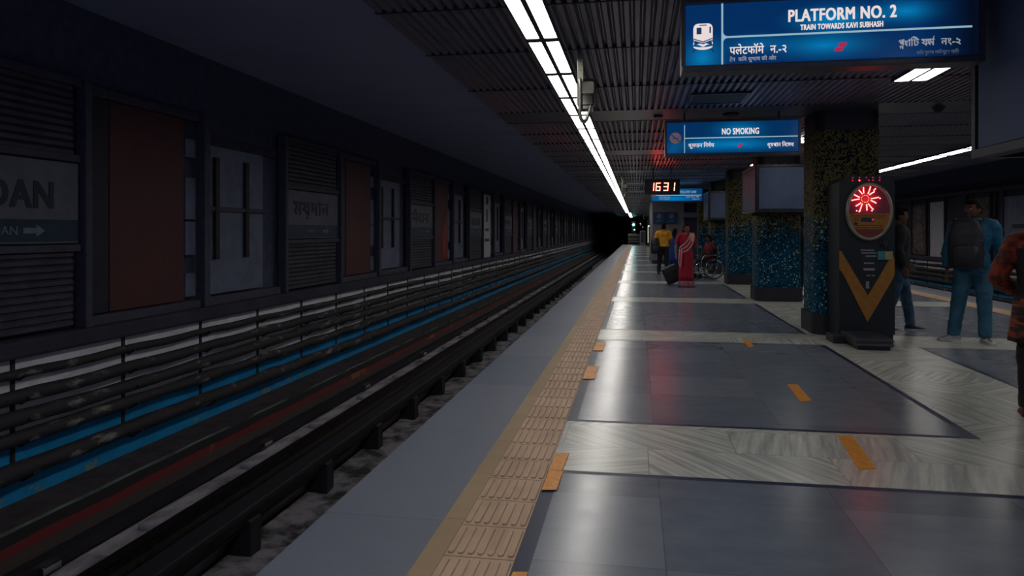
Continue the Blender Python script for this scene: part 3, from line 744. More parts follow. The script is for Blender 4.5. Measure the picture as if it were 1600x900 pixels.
# ------------------------------------------------------------------ floor tapes
DASH = [[(1.358, 5.255), (1.455, 5.268), (1.392, 4.568), (1.285, 4.536)], [(1.357, 6.951), (1.449, 6.967), (1.427, 6.327), (1.328, 6.264)], [(1.347, 9.788), (1.421, 9.801), (1.41, 9.212), (1.334, 9.1)]]
for pl, l in zip(DASH, ('slanted orange tape on the marble band nearest the camera', 'slanted orange tape on the middle of a grey floor panel', 'small slanted orange tape beside the far marble band')):
    tag(MB().prism(pl, .0005, .003, 'z').build('floor_tape', M['tape']), l, 'floor tape', 'orange tape marks on the floor')
SQ = [(-.506, -.418, 3.87, 4.545), (-.505, -.385, 6.86, 7.53), (-.505, -.383, 8.51, 9.2), (-.505, -.44, 2.25, 2.925)]
for (a, b, c, d), l in zip(SQ, ('orange tape at the tactile strip, nearest whole one', 'orange tape at the tactile strip, middle one', 'orange tape at the tactile strip, farthest one', 'orange tape at the tactile strip cut by the bottom of the photo')):
    q = MB(); m_ = (c+d)/2
    q.prism([(a, c), (b-.008, c+.015), (b-.004, m_-.01), (a, m_-.004)], .0065, .009, 'z').prism([(a, m_), (b-.012, m_+.004), (b, d), (a+.006, d-.01)], .0065, .009, 'z')
    tag(q.build('floor_tape', M['tape']), l, 'floor tape', 'orange tape marks on the floor')

# ------------------------------------------------------------------ trackside: rails, cables, bays
def rail_prof(x, zt, s=1):
    """bullhead/flat bottom rail section, top at zt"""
    P = [(-.036, 0), (.036, 0), (.036, -.035), (.01, -.05), (.01, -.13), (.07, -.15), (.07, -.172), (-.07, -.172), (-.07, -.15), (-.01, -.13), (-.01, -.05), (-.036, -.035)]
    return [(x+a*s, zt+b) for a, b in P]
def wavy(base_x, base_z, y0, y1, step, amp_z, amp_x, seed):
    pts = []; y = y0; k = 0
    while y < y1:
        s_ = math.sin(math.pi*((y-5.4)/1.36))**2
        pts.append((base_x+amp_x*noise.noise((y*.35, seed, 1)), y, base_z-amp_z*s_*(.6+.8*noise.noise((y*.21, seed, 5)))+.03*noise.noise((y*.22, seed*3.1, 2)))); y += step; k += 1
    return pts
for side in (0, 1):
    X = side_x(side); who = 'near' if side == 0 else 'far'; ww = 'left' if side == 0 else 'right'
    for xx, wh in ((-3.98, 'outer'), (-2.30, 'inner')):
        r = thing('running_rail', '%s steel running rail of the %s track' % (wh, ww), 'rail', (X(xx), 50, -1.45), 'steel running rails')
        mb = MB(); mb.prism(rail_prof(X(xx), -1.10), WY0, WY1, 'y'); mb.build('rail', M['rail'], r)
        MB().box(X(xx)-.022, X(xx)+.022, WY0, WY1, -1.101, -1.0985).build('rail_head', M['railtop'], r)
    # long timber beam on blocks beside the outer rail
    b = thing('rail_beam', 'dark lengthwise beam under the outer rail of the %s track' % ww, 'beam', (X(-3.86), 50, -1.7))
    MB().bbox(X(-4.06), X(-3.70), WY0, WY1, -1.46, -1.275, .015).build('beam', M['iron'], b)
    MB().box(X(-3.72), X(-3.66), WY0, WY1, -1.38, -1.33).build('flange', M['rail'], b)
    y = 1.2; k = 0
    while y < (60 if side == 0 else 40):
        MB().bbox(X(-3.86), X(-3.62), y, y+.2, -1.72, -1.36, .012).build('support_block', M['iron'], b) if k < 40 else None
        y += 1.72; k += 1
    # conductor rail
    c = thing('conductor_rail', 'black conductor rail on insulators beside the %s wall ledge' % ww, 'rail', (X(-4.68), 50, -1.34))
    MB().prism([(X(-4.71), -1.295), (X(-4.59), -1.295), (X(-4.59), -1.19), (X(-4.71), -1.19)], WY0, WY1, 'y').build('conductor', M['iron'], c)
    y = 5.0; k = 0
    while y < 60:
        ins = MB(); ins.tube([(X(-4.65), y, -1.345), (X(-4.65), y, -1.33), (X(-4.65), y, -1.31), (X(-4.65), y, -1.29)], [.085, .06, .08, .06], 12)
        i_ = ins.build('insulator', M['label'], c, smooth=True)
        MB().bbox(X(-4.60), X(-4.53), y-.09, y+.09, -1.29, -1.21, .01).build('clamp', M['chrome'], i_)
        y += 3.4
    # sleepers' raised pads on the plinth
    y = 4.2; k = 0
    while y < 60:
        tag(MB().bbox(X(-4.52), X(-4.08), y, y+1.15, -1.36, -1.275, .03).build('concrete_pad', M['concrete_light']), 'low grey concrete pad between the rails of the %s trackside' % ww, 'concrete pad', 'concrete pads along the %s track' % ww); y += 1.75
    # wall cables
    for i, (z, r) in enumerate(((.185, .042), (.0, .062), (-.175, .070), (-.365, .064), (-.64, .082))):
        pts = wavy(X(-5.3+r*1.1+.028), z, 1.5, 112, .34, .022, .008, i+side*7)
        rr = [r*(1+.28*noise.noise((p[1]*1.3, i*3, side))) for p in pts]
        o = MB().tube(pts, rr, 8).build('wall_cable', M['cable'], smooth=True)
        tag(o, '%s dusty black cable from the top along the %s trackside wall' % (ORD[i], ww), 'cable', 'cables along the trackside walls')
    y = 5.4 if side == 0 else 19.0; k = 0
    while y < (46 if side == 0 else 46):
        q = MB(); q.box(X(-5.302), X(-5.285), y-.02, y+.02, -.74, .30)
        br = thing('cable_bracket', 'thin dark cable bracket on the %s trackside wall' % ww, 'bracket', (X(-5.29), y, -.74), 'cable brackets on the %s wall' % ww)
        q.build('upright', M['iron'], br)
        for z, r in ((.185, .045), (0, .062), (-.175, .068), (-.365, .062), (-.64, .082)):
            MB().tube([(X(-5.29), y, z-r), (X(-5.3+r+.03), y, z-r-.012), (X(-5.3+r*2.3+.04), y, z-r*.3)], .012, 6).build('hook', M['iron'], br)
        y += 1.36; k += 1

# ---- bays on the trackside wall
def wall_place(side):
    if side == 0: return lambda Xp: (lambda u, v, d: (Xp+d, u, v))       # reading direction +Y when facing -X
    return lambda Xp: (lambda u, v, d: (Xp-d, -u, v))
def slats(mb, X, y0, y1, z0, z1, xb, pitch=.062):
    n = max(2, int((z1-z0)/pitch)); p = (z1-z0)/n
    for i in range(n):
        za = z0+p*i
        prof = [(xb, za), (xb+.028, za+p*.18), (xb+.028, za+p*.72), (xb, za+p)]
        vs = [(X(a), y0, b) for a, b in prof]+[(X(a), y1, b) for a, b in prof]
        mb.add(vs, [(k, k+1, k+5, k+4) for k in range(3)])
NAMES = ['MAIDAN', 'ময়দান', 'मैदान']
for k in range(18):
    yb = 4.12+6.1*k; X = side_x(0); far = k >= 10
    w = ORD[k]
    # shutter bay
    t = thing('roller_shutter', '%s grey slatted shutter bay along the left trackside wall' % w, 'shutter', (-5.210, yb+.98, .47), 'shutter bays on the left wall')
    for nm, za, zb in (('lower_slats', .50, 1.22), ('upper_slats', 2.12, 2.80)):
        mb = MB(); slats(mb, X, yb+.08, yb+1.95, za, zb, -5.310); mb.build(nm, M['shutter'], t)
    q = MB(); q.bbox(-5.330, -5.240, yb+.02, yb+2.0, 2.06, 2.13, .01).bbox(-5.330, -5.240, yb+.02, yb+2.0, 1.21, 1.28, .01).bbox(-5.330, -5.230, yb+.02, yb+2.0, 2.78, 2.86, .01)
    q.build('cross_rail', M['posts'], t)
    for py in (yb+.0, yb+2.08):
        MB().bbox(-5.350, -5.215, py-.042, py+.042, .47, 2.86, .012).build('post', M['posts'], t)
    # name board
    lang = NAMES[k % 3]
    s = thing('station_name_board', '%s station name board, %s the left trackside wall, %s' % (w, 'on', {'MAIDAN': 'ending DAN in capitals', 'ময়দান': 'in Bengali script', 'मैदान': 'in Devanagari script'}[lang]), 'sign', (-5.270, yb+1.0, 1.28), 'station name boards')
    MB().bbox(-5.310, -5.270, yb+.08, yb+2.0, 1.29, 2.05, .006).build('board', M['sign_white'], s)
    MB().box(-5.271, -5.266, yb+.08, yb+2.0, 1.31, 1.51).build('blue_band', M['sign_blue'], s)
    if not far or k < 5:
        pl = wall_place(0)(-5.269)
        if lang == 'MAIDAN': fit(glyphs([(lang, 0, 0, 1)], .03), yb+.40, yb+1.70, 1.61, 1.855, pl).build('name_lettering', M['sign_ink'], s)
        elif lang == 'ময়দান': fit(glyphs([(lang, 0, 0, 1)], .02), yb+.30, yb+1.62, 1.60, 1.90, pl).build('name_lettering', M['sign_ink'], s)
        else: fit(glyphs([(lang, 0, 0, 1)], .02), yb+.25, yb+1.62, 1.60, 1.95, pl).build('name_lettering', M['sign_ink'], s)
        pb = wall_place(0)(-5.265)
        body = {'MAIDAN': 'RABINDRA SADAN', 'ময়দান': 'রবীনদ সদন', 'मैदान': 'रवीनद सदन'}[lang]
        b0 = yb+.30 if lang == 'MAIDAN' else yb+.75
        fit(glyphs([(body, 0, 0, 1)], .01), b0, yb+1.30, 1.372, 1.448, pb).build('band_lettering', M['sign_ink_pale'], s)
        a = yb+1.36
        fit(MB().add([(a, 1.385, 0), (a+.14, 1.385, 0), (a+.14, 1.355, 0), (a+.24, 1.41, 0), (a+.14, 1.465, 0), (a+.14, 1.435, 0), (a, 1.435, 0)], [(0, 1, 5, 6), (2, 3, 4)]), a, a+.24, 1.355, 1.465, pb).build('arrow', M['sign_ink_pale'], s)
    # red advert panel (one bay carries a white poster instead)
    a, b = yb+2.47, yb+3.70
    if k == 3:
        p = thing('white_poster', 'bright white poster strip on the left trackside wall past the third name board', 'poster', (-5.310, a+.5, .47))
        MB().bbox(-5.370, -5.310, a, b, .47, 2.72, .01).build('sheet', M['white_bright'], p)
        q = MB(); q.disc((a+.6, 2.52), .22, .16, -5.310, -5.306, 20, axis='x'); q.box(-5.310, -5.306, a+.45, a+.7, 1.75, 2.2); q.box(-5.310, -5.306, a+.3, a+.9, 1.42, 1.52); q.box(-5.310, -5.306, a+.2, a+1.0, 1.05, 1.15); q.build('print', M['ink_dark'], p)
    else:
        p = thing('advert_panel', '%s dull red panel along the left trackside wall' % ORD[k], 'panel', (-5.310, a+.55, .55), 'red panels on the left wall')
        MB().bbox(-5.370, -5.310, a, b, .58, 2.74, .008).build('red_board', M['red_panel'], p)
        if k == 2: MB().prism([(a+.62, .62), (b-.02, .62), (b-.02, 2.2), (b-.3, 1.75), (a+.62, 1.2)], -5.310, -5.305, 'x').build('bright_wedge', M['red_bright'], p)
        MB().box(-5.380, -5.320, a-.32, a-.01, .58, 2.74).build('navy_strip', M['navy_strip'], p)
        MB().bbox(-5.370, -5.270, a-.335, b+.25, 2.74, 2.84, .01).build('frame_rail', M['posts'], p); MB().bbox(-5.370, -5.250, a-.335, b+.25, .47, .57, .01).build('frame_rail', M['posts'], p)
    st = thing('bay_post', '%s grey post standing after a red panel, left trackside wall' % w, 'post', (-5.260, b+.2, .47), 'posts between panel bays')
    MB().bbox(-5.330, -5.210, b+.27, b+.39, .47, 2.86, .012).build('post', M['posts'], st)
    for za, zb in ((.62, .90), (1.12, 1.52), (1.55, 2.05), (2.3, 2.52)): MB().box(-5.36, -5.32, b+.04, b+.24, za, zb).build('white_strip', M['white_panel'], p)
    # white board with two dark uprights
    a, b = yb+4.18, yb+5.58
    wb = thing('white_board', '%s dusty white board with dark uprights, left trackside wall' % w, 'board', (-5.310, a+.66, .6), 'white boards on the left wall')
    MB().bbox(-5.370, -5.330, a, b, .60, 2.50, .008).build('board', M['white_panel'], wb)
    for yy in (a+.14, a+.86):
        MB().bbox(-5.330, -5.280, yy, yy+.09, 1.05, 2.35, .008).build('upright', M['iron'], wb)
    MB().bbox(-5.330, -5.290, a, b, 1.66, 1.72, .008).build('rail', M['posts'], wb)
    MB().box(-5.370, -5.310, a-.05, b+.38, 2.50, 2.62).build('top_rail', M['soot'], wb)
    MB().bbox(-5.360, -5.250, a-.05, b+.38, .47, .58, .01).build('bottom_rail', M['posts'], wb)
# right wall: posters seen between the people
XR = MIR+5.33
RW = [('film_poster', 'dark brown film poster between the column and the man in jeans', 30.1, 31.5, M['poster'], .5, 2.45),
      ('wall_poster', 'narrow pale panel right of the brown film poster', 28.4, 29.7, M['white_bright'], .45, 2.5),
      ('film_poster', 'dark film poster above the shoulder of the man in blue', 25.0, 26.6, M['poster'], .5, 2.5),
      ('notice_board', 'pale notice board with dark emblem, right edge of the far wall', 21.6, 24.1, M['white_panel'], 1.1, 2.45),
      ('wall_poster', 'pale panel low on the far wall beside the orange sleeve', 24.25, 24.6, M['white_bright'], .5, 1.2),
      ('film_poster', 'brown poster on the far wall glimpsed left of the weighing machine', 44.0, 46.0, M['poster'], .5, 2.5)]
for nm, l, a, b, m_, za, zb in RW:
    p = thing(nm, l, 'poster' if 'poster' in nm else 'panel', (XR, (a+b)/2, za))
    MB().bbox(XR-.02, XR+.03, a, b, za, zb, .008).build('sheet', m_, p)
    for u in ((a-.08, a), (b, b+.08)): MB().bbox(XR-.05, XR+.05, u[0], u[1], .47, 2.65, .01).build('side_frame', M['soot'], p)
    if nm == 'film_poster':
        q = MB(); c_ = (a+b)/2
        q.disc((c_, 2.15), .3, .26, XR-.024, XR-.02, 24, axis='x'); q.prism([(c_-.5, .7), (c_+.5, .7), (c_+.38, 1.5), (c_+.12, 1.75), (c_-.12, 1.75), (c_-.38, 1.5)], XR-.024, XR-.02, 'x')
        q.build('figure_print', mat('poster figure print', lin(120, 104, 100), .6, col2=lin(46, 34, 36), nscale=7), p)
    if nm == 'notice_board':
        q = MB(); c_ = 22.7; q.disc((c_, 1.9), .22, .24, XR-.024, XR-.02, 20, axis='x'); q.box(XR-.024, XR-.02, 21.9, 23.6, 1.5, 1.62); q.box(XR-.024, XR-.02, 21.9, 23.6, 1.25, 1.36)
        q.build('emblem_print', M['ink_dark'], p)
struct(MB().box(XR+.04, XR+.085, 20, 60, .47, 3.0).build('wall_right_boarding', M['soot']))
struct(MB().bbox(XR-.05, XR+.05, 18, 60, 2.66, 2.78, .01).build('trim_9', M['posts']))

# ------------------------------------------------------------------ things on the ceiling
t = thing('hanging_monitor', 'black hanging platform monitor on a holed steel strap, nearest the lights', 'monitor', (-.53, 6.75, 2.42), 'monitors hung beside the near light row')
MB().bbox(-.545, -.49, 6.74, 6.752, 2.80, 3.06, .003).build('strap', M['steel'], t)
q = MB()
for z in (2.83, 2.90): q.disc((-.517, z), .006, .006, 6.736, 6.741, 10)
q.build('bolt', M['black'], t)
MB().tube([(-.52, 6.74, 2.82), (-.52, 6.735, 2.60), (-.52, 6.74, 2.48), (-.495, 6.76, 2.43), (-.465, 6.78, 2.45), (-.43, 6.80, 2.56), (-.425, 6.80, 2.62)], [.017, .017, .017, .019, .019, .014, .012], 10, 4).build('hook_arm', M['steel'], t, smooth=True)
MB().prism(rrect(-.555, -.375, 2.555, 2.835, .05, 5), 6.80, 7.0, 'y').build('case', M['blackgloss'], t)
MB().prism(rrect(-.535, -.395, 2.695, 2.805, .02, 4), 6.785, 6.80, 'y').build('glass', mat('glass with painted pale reflection', lin(150, 150, 140), .1, .2), t)  # pale base colour stands in for lamps reflected in the glass
MB().bbox(-.53, -.40, 6.782, 6.80, 2.585, 2.68, .006).build('speaker_grille', M['blackgloss'], t)
MB().tube([(-.372, 6.88, 2.69), (-.355, 6.88, 2.69), (-.355, 6.88, 2.62), (-.372, 6.88, 2.62)], .006).build('side_handle', M['steel'], t)
c2 = copy_tree(t); c2.location = (-.43, 21.6, 2.42); c2['label'] = 'small dark monitor hanging halfway down the near light row'
c3 = copy_tree(t); c3.location = (.55, 62, 2.42); c3['label'] = 'tiny dark monitor hanging near the end of the platform'
t = thing('ceiling_hatch', 'dark square hatch in the slatted ceiling before the no smoking sign', 'hatch', (.98, 9.2, 3.04))
MB().bbox(.66, 1.30, 8.86, 9.52, 3.035, 3.10, .006).build('panel', M['joint'], t)
q = MB()
for a in ((.64, 1.32, 8.84, 8.87), (.64, 1.32, 9.51, 9.54), (.64, .67, 8.87, 9.51), (1.29, 1.32, 8.87, 9.51)): q.box(*a, 3.028, 3.06)
q.build('frame', M['frame'], t)
for x, y, l in ((1.30, 10.5, 'oval dark speaker on the ceiling band above the no smoking sign'), (.30, 10.5, 'small oval speaker on the ceiling band left of the no smoking sign')):
    t = thing('ceiling_speaker', l, 'speaker', (x, y, 3.05)); r = .10 if x > 1 else .06
    MB().disc((x, y), r, r*1.3, 3.025, 3.06, 24, axis='z').build('grille', M['black'], t); MB().disc((x, y), r*1.15, r*1.5, 3.04, 3.06, 24, axis='z').build('rim', M['frame'], t)
t = thing('ceiling_hook', 'small dark cable clamp on the ceiling band near the far screen box', 'clamp', (3.9, 10.3, 2.98))
MB().bbox(3.86, 3.94, 10.25, 10.35, 2.97, 3.06, .01).build('body', M['frame'], t); MB().tube([(3.82, 10.3, 3.04), (3.9, 10.3, 2.96), (3.98, 10.3, 3.04)], .01).build('clip', M['frame'], t)

# ------------------------------------------------------------------ kiosk and the end of the platform
k = thing('kiosk', 'pale grey kiosk block behind the man in yellow', 'kiosk', (1.4, 34, 0))
MB().box(.68, 2.05, 32.6, 40, .12, 3.045).build('wall', M['wall_grey'], k)
MB().box(.66, 2.07, 32.58, 40, 0, .14).build('skirting', M['black'], k)
MB().box(2.05, 2.62, 32.9, 40, 0, 3.045).build('doorway', M['soot'], k)  # solid dark block; the opening's shade is put into its colour
MB().bbox(2.0, 2.62, 32.5, 32.62, 2.02, 2.24, .01).build('fascia', mat('grey blue fascia', lin(96, 108, 140), .5), k)
for a, b, l in ((.72, 1.22, 'blue pictogram notice on the kiosk wall, one nearer the track'), (1.25, 1.76, 'blue pictogram notice on the kiosk wall, one nearer the doorway')):
    n = thing('wall_notice', l, 'notice', ((a+b)/2, 32.58, 1.74), 'blue notices on the kiosk wall')
    MB().bbox(a, b, 32.55, 32.595, 1.74, 2.26, .006).build('plate', mat('blue notice', lin(22, 66, 112), .5), n)
    c_ = (a+b)/2
    q = MB(); q.disc((c_, 2.08), .10, .10, 32.545, 32.55, 24); q.build('round_symbol', M['label'], n)
    q = MB(); q.prism([(c_-.07, 2.12), (c_-.05, 2.14), (c_+.07, 2.04), (c_+.05, 2.02)], 32.54, 32.546); q.build('bar', M['sign_blue'], n)
    q = MB(); q.box(c_-.12, c_+.12, 32.546, 32.551, 1.89, 1.91).box(c_-.12, c_+.12, 32.546, 32.551, 1.84, 1.86); q.build('caption', M['sign_ink_pale'], n)
t = thing('end_cabinet', 'dark equipment cabinet with glinting mirrors at the end of the platform', 'cabinet', (.62, 74, 0))
MB().bbox(.32, .86, 74, 74.5, 0, 1.5, .03).build('body', M['wall_grey'], t); MB().bbox(.40, .78, 73.98, 74.0, .3, 1.4, .01).build('door', M['soot'], t)
MB().tube([(.6, 74.2, 1.5), (.55, 74.1, 2.3), (.35, 74.0, 2.45)], .03).build('mast', M['iron'], t)
MB().ell((.4, 74, 2.15), (.13, .05, .13)).build('mirror', M['chrome'], t, smooth=True); MB().ell((.62, 74, 1.85), (.12, .05, .10)).build('mirror', M['chrome'], t, smooth=True)
t = thing('lit_tube_post', 'pale lit upright tube beside the kiosk corner far down the platform', 'light', (1.12, 70, 0))
MB().tube([(1.06, 70, .35), (1.06, 70, 2.0)], .03, 12).build('tube', M['tube_lamp'], t); MB().bbox(1.0, 1.12, 69.95, 70.05, 0, .35, .01).build('foot', M['iron'], t)
MB().tube([(1.06, 70, 2.0), (1.06, 70, 3.06)], .03, 8).build('stem', M['steel'], t)
MB().ell((1.14, 69.95, 1.93), (.05, .04, .05)).build('lamp', M['white_lamp'], t)
t = thing('signal_mast', 'signal with bright teal lamp over white lamp at the tunnel end', 'signal', (-.36, 82, -1.7))
MB().tube([(-.36, 82, -1.7), (-.36, 82, 1.2)], .06, 10).build('mast', M['iron'], t)
MB().bbox(-.58, -.10, 82.02, 82.25, 1.25, 2.5, .04).build('head', M['black'], t)
MB().ell((-.36, 82.0, 2.18), (.13, .05, .13)).build('teal_lens', M['teal_lamp'], t, smooth=True); MB().ell((-.27, 82.0, 1.62), (.075, .04, .075)).build('white_lens', M['white_lamp'], t, smooth=True)
for z in (2.18, 1.62): 
    cx_ = -.36 if z > 2 else -.27; MB().prism([(cx_+.15*math.cos(a), z+.15*math.sin(a)) for a in [.1+i*.29 for i in range(11)]]+[(cx_+.135*math.cos(a), z+.135*math.sin(a)) for a in [.1+i*.29 for i in range(10, -1, -1)]], 81.86, 82.02).build('hood', M['black'], t)
t = thing('end_gate', 'barred gate closing the end of the platform under the signal', 'gate', (-.2, 78.8, 0))
for z in (.35, .62, .98, 1.12): MB().tube([(-.9, 78.8, z), (.35, 78.8, z)], .025, 8).build('bar', M['steel'], t)
for x in (-.9, .35): MB().tube([(x, 78.8, 0), (x, 78.8, 1.2)], .03, 8).build('gate_post', M['steel'], t)
q = MB(); q.box(-.85, .3, 78.84, 78.88, .05, 1.1); q.build('dark_sheet', M['navy_strip'], t)

# ------------------------------------------------------------------ people
SKIN = mat('brown skin', lin(150, 98, 72), .5); SKIN_D = mat('deep brown skin', lin(112, 74, 56), .5)
HAIR = mat('black hair', lin(22, 20, 24), .8, spec=.15); EYE = mat('eye white', lin(220, 216, 210), .3); IRIS = mat('dark iris', lin(24, 16, 14), .2)
LIP = mat('lip', lin(120, 58, 54), .5)
def fuse(mb, voxel, sm=4, fold=0.0, fs=9, seed=0, thin=None):
    """join overlapping closed shells into one continuous skin"""
    me = bpy.data.meshes.new('fuse'); me.from_pydata(mb.v, [], mb.f)
    bm = bmesh.new(); bm.from_mesh(me); bmesh.ops.recalc_face_normals(bm, faces=bm.faces); bm.to_mesh(me); bm.free()
    ob = bpy.data.objects.new('fuse', me); COL.objects.link(ob)
    r = ob.modifiers.new('r', 'REMESH'); r.mode = 'VOXEL'; r.voxel_size = voxel
    if sm: s_ = ob.modifiers.new('s', 'SMOOTH'); s_.iterations = sm; s_.factor = .5
    dg = bpy.context.evaluated_depsgraph_get(); dg.update()
    out = bpy.data.meshes.new_from_object(ob.evaluated_get(dg)); bpy.data.objects.remove(ob)
    res = MB(); nrm = [v.normal.copy() for v in out.vertices]
    for v, n in zip(out.vertices, nrm):
        p = v.co
        if fold: p = p+n*fold*(noise.noise((p.x*fs, p.y*fs, p.z*fs*1.4+seed))+.5*noise.noise((p.x*fs*2.3, p.y*fs*2.3, p.z*fs*4+seed)))
        res.v.append(tuple(p))
    for q in out.polygons: res.f.append(tuple(q.vertices)); res.mi.append(0)
    bpy.data.meshes.remove(out)
    return res
def lerp(a, b, t): return a+(b-a)*t
TORSO = [(.80, .10, .085), (.86, .155, .112), (.93, .165, .118), (1.0, .152, .108), (1.08, .138, .10), (1.18, .150, .106), (1.28, .168, .112), (1.36, .176, .105), (1.405, .165, .088), (1.44, .105, .072), (1.47, .062, .06)]
class Person:
    def __init__(s, label, loc, rz, H, pose=None, skin=None, head=(0, 0), group=None, drop=0, slim=1.0):
        s.k = H/1.70; s.slim = slim
        s.J = dict(pel=(0, 0, .93), waist=(0, 0, 1.08), chest=(0, -.01, 1.28), neck=(0, .01, 1.46), head=(0, -.02, 1.585))
        for sg, c in ((1, 'L'), (-1, 'R')):
            s.J.update({'sh'+c: (sg*.185, .0, 1.395), 'el'+c: (sg*.235, .03, 1.12), 'wr'+c: (sg*.25, -.03, .875),
                        'hip'+c: (sg*.09, 0, .90), 'kn'+c: (sg*.10, -.015, .49), 'an'+c: (sg*.105, .02, .09)})
        s.toe = {'L': 12, 'R': -12}; s.curl = {'L': .5, 'R': .5}
        for k_, v in (pose or {}).items():
            if k_ == 'toe': s.toe.update(v)
            else: s.J[k_] = v
        if drop:
            for k_ in s.J:
                if k_[:2] not in ('kn', 'an'): s.J[k_] = (s.J[k_][0], s.J[k_][1], s.J[k_][2]-drop)
        s.drop = drop
        s.P = {k_: Vector(v)*s.k for k_, v in s.J.items()}
        s.t = thing('person', label, 'person', loc, group, math.radians(rz)); s.skin = skin or SKIN
        s.hm = Matrix.Rotation(math.radians(head[0]), 3, 'Z') @ Matrix.Rotation(math.radians(head[1]), 3, 'X')
        s.body()
    def put(s, mb, name, m, smooth=True): return mb.build(name, m, s.t, smooth, world=False)
    def centre(s, z):
        pts = [s.P['pel'], s.P['waist'], s.P['chest'], s.P['neck']]
        if z <= pts[0].z: return pts[0]
        for a, b in zip(pts, pts[1:]):
            if z <= b.z: return a.lerp(b, (z-a.z)/(b.z-a.z))
        return pts[-1]
    def torso_rows(s, z0, z1, grow):
        rows = []
        for z, rx, ry in TORSO:
            if z0 <= z <= z1:
                zz = (z-s.drop)*s.k; c = s.centre(zz); rows.append(((c.x, c.y, zz), (rx*s.slim+grow)*s.k, (ry*s.slim+grow)*s.k))
        return rows
    def headpt(s, p): return s.P['head']+s.hm @ (Vector(p)*s.k)
    def body(s):
        k = s.k; mb = MB(); mb.rings(s.torso_rows(0, 2, 0), 20)
        nk = s.P['neck']; hd = s.P['head']
        mb.tube([nk-Vector((0, 0, .06*k)), nk, nk.lerp(hd, .5), hd], [.06*k, .052*k, .05*k, .05*k], 14)
        for c in 'LR':
            sh, el, wr = s.P['sh'+c], s.P['el'+c], s.P['wr'+c]
            mb.tube([s.centre(sh.z).lerp(sh, .55), sh, sh.lerp(el, .5), el, el.lerp(wr, .35), wr], [x*k for x in (.055, .054, .046, .039, .040, .027)], 12, 3)
            s.hand(mb, c, (wr-el).normalized())
            h, kn, an = s.P['hip'+c], s.P['kn'+c], s.P['an'+c]
            mb.tube([h+Vector((0, 0, .02*k)), h.lerp(kn, .45), kn, kn.lerp(an, .35), an, an-Vector((0, 0, .05*k))], [x*k for x in (.088, .075, .053, .054, .036, .036)], 14, 3)
            f = s.fdir(c)
            mb.tube([an+f*-.045*k-Vector((0, 0, .05*k)), an+f*.05*k-Vector((0, 0, .045*k)), an+f*.13*k-Vector((0, 0, .06*k)), an+f*.165*k-Vector((0, 0, .062*k))], [x*k for x in (.026, .028, .020, .010)], 12, 2)
        # skull, jaw, nose, brow, ears, lips
        hb = MB()
        bm = bmesh.new(); bmesh.ops.create_uvsphere(bm, u_segments=28, v_segments=20, radius=1)
        for v in bm.verts:
            x, y, z = v.co; q = max(0, -z)
            w = 1-.30*q**1.3; fw = 1-.10*q if y < 0 else 1-.42*q
            v.co = (x*.076*w, y*.096*fw, z*.118)
            if y < -.3: v.co.y += .006*max(0, 1-abs(z-.05)/.22)*max(0, 1-abs(abs(x)-.38)/.3)
        hb.frombm(bm)
        hb.ell((0, -.097, -.022), (.013, .015, .013), 10, 8).tube([(0, -.088, .025), (0, -.098, -.015)], [.008, .011], 8)
        hb.ell((0, -.083, -.098), (.022, .016, .016), 10, 8)
        for sg in (-1, 1): hb.ell((sg*.077, .006, -.008), (.009, .018, .030), 10, 8).ell((sg*.033, -.083, .034), (.02, .008, .006), 8, 6)
        hb.ell((0, -.090, -.058), (.022, .008, .006), 10, 6).ell((0, -.088, -.069), (.019, .008, .006), 10, 6)
        hb.mapv(s.headpt); mb.add(hb.v, hb.f)
        s.put(fuse(mb, .0085, 2), 'body', s.skin)
        for sg in (-1, 1):
            e = MB().ell((sg*.032, -.0835, .014), (.0125, .007, .0065), 10, 8).mapv(s.headpt); eo = s.put(e, 'eye', EYE)
            e = MB().ell((sg*.032, -.0890, .014), (.0055, .003, .0055), 8, 6).mapv(s.headpt); s.put(e, 'iris', IRIS)
            e = MB().tube([(sg*.016, -.094, .036), (sg*.034, -.092, .041), (sg*.050, -.081, .036)], [.0035, .0045, .0025], 6, 2).mapv(s.headpt); s.put(e, 'eyebrow', HAIR)
        s.put(MB().ell((0, -.0955, -.0635), (.021, .0045, .0062), 10, 6).mapv(s.headpt), 'lips', LIP)
    def fdir(s, c):
        a = math.radians(s.toe[c]); return Vector((math.sin(a), -math.cos(a), 0))
    def hand(s, mb, c, d):
        k = s.k; wr = s.P['wr'+c]; sg = 1 if c == 'L' else -1
        side = Vector((0, -1, 0)); side = (side-d*side.dot(d))
        if side.length < .2: side = Vector((0, 0, 1)); side = side-d*side.dot(d)
        side.normalize(); inn = Vector((-sg, 0, 0)); inn = (inn-d*inn.dot(d)-side*inn.dot(side))
        if inn.length < .1: inn = d.cross(side)
        inn.normalize()
        palm = [wr-d*.02*k, wr+d*.02*k, wr+d*.06*k, wr+d*.09*k]
        for o in (-.022, -.007, .008, .023):
            mb.tube([p+side*o*k*(.7+.1*i) for i, p in enumerate(palm)], [x*k for x in (.017, .016, .015, .012)], 8)
        for o, L in ((.028, .068), (.0095, .078), (-.009, .072), (-.0265, .056)):
            a = wr+d*.088*k+side*o*k; dd = d.copy(); pts = [a]
            for j, f in enumerate((.45, .32, .25)):
                dd = (dd+inn*(.16+.24*j)).normalized(); pts.append(pts[-1]+dd*L*f*k)
            mb.tube(pts, [x*k for x in (.0098, .0092, .0086, .0076)], 8)
        a = wr+d*.03*k+side*.026*k
        mb.tube([a, a+(d*.6+side*.75+inn*.2).normalized()*.032*k, a+(d*.6+side*.75+inn*.2).normalized()*.032*k+(d*.9+side*.25+inn*.3).normalized()*.03*k,
                 a+(d*.6+side*.75+inn*.2).normalized()*.032*k+(d*.9+side*.2+inn*.45).normalized()*.055*k], [x*k for x in (.014, .0115, .0105, .009)], 8)
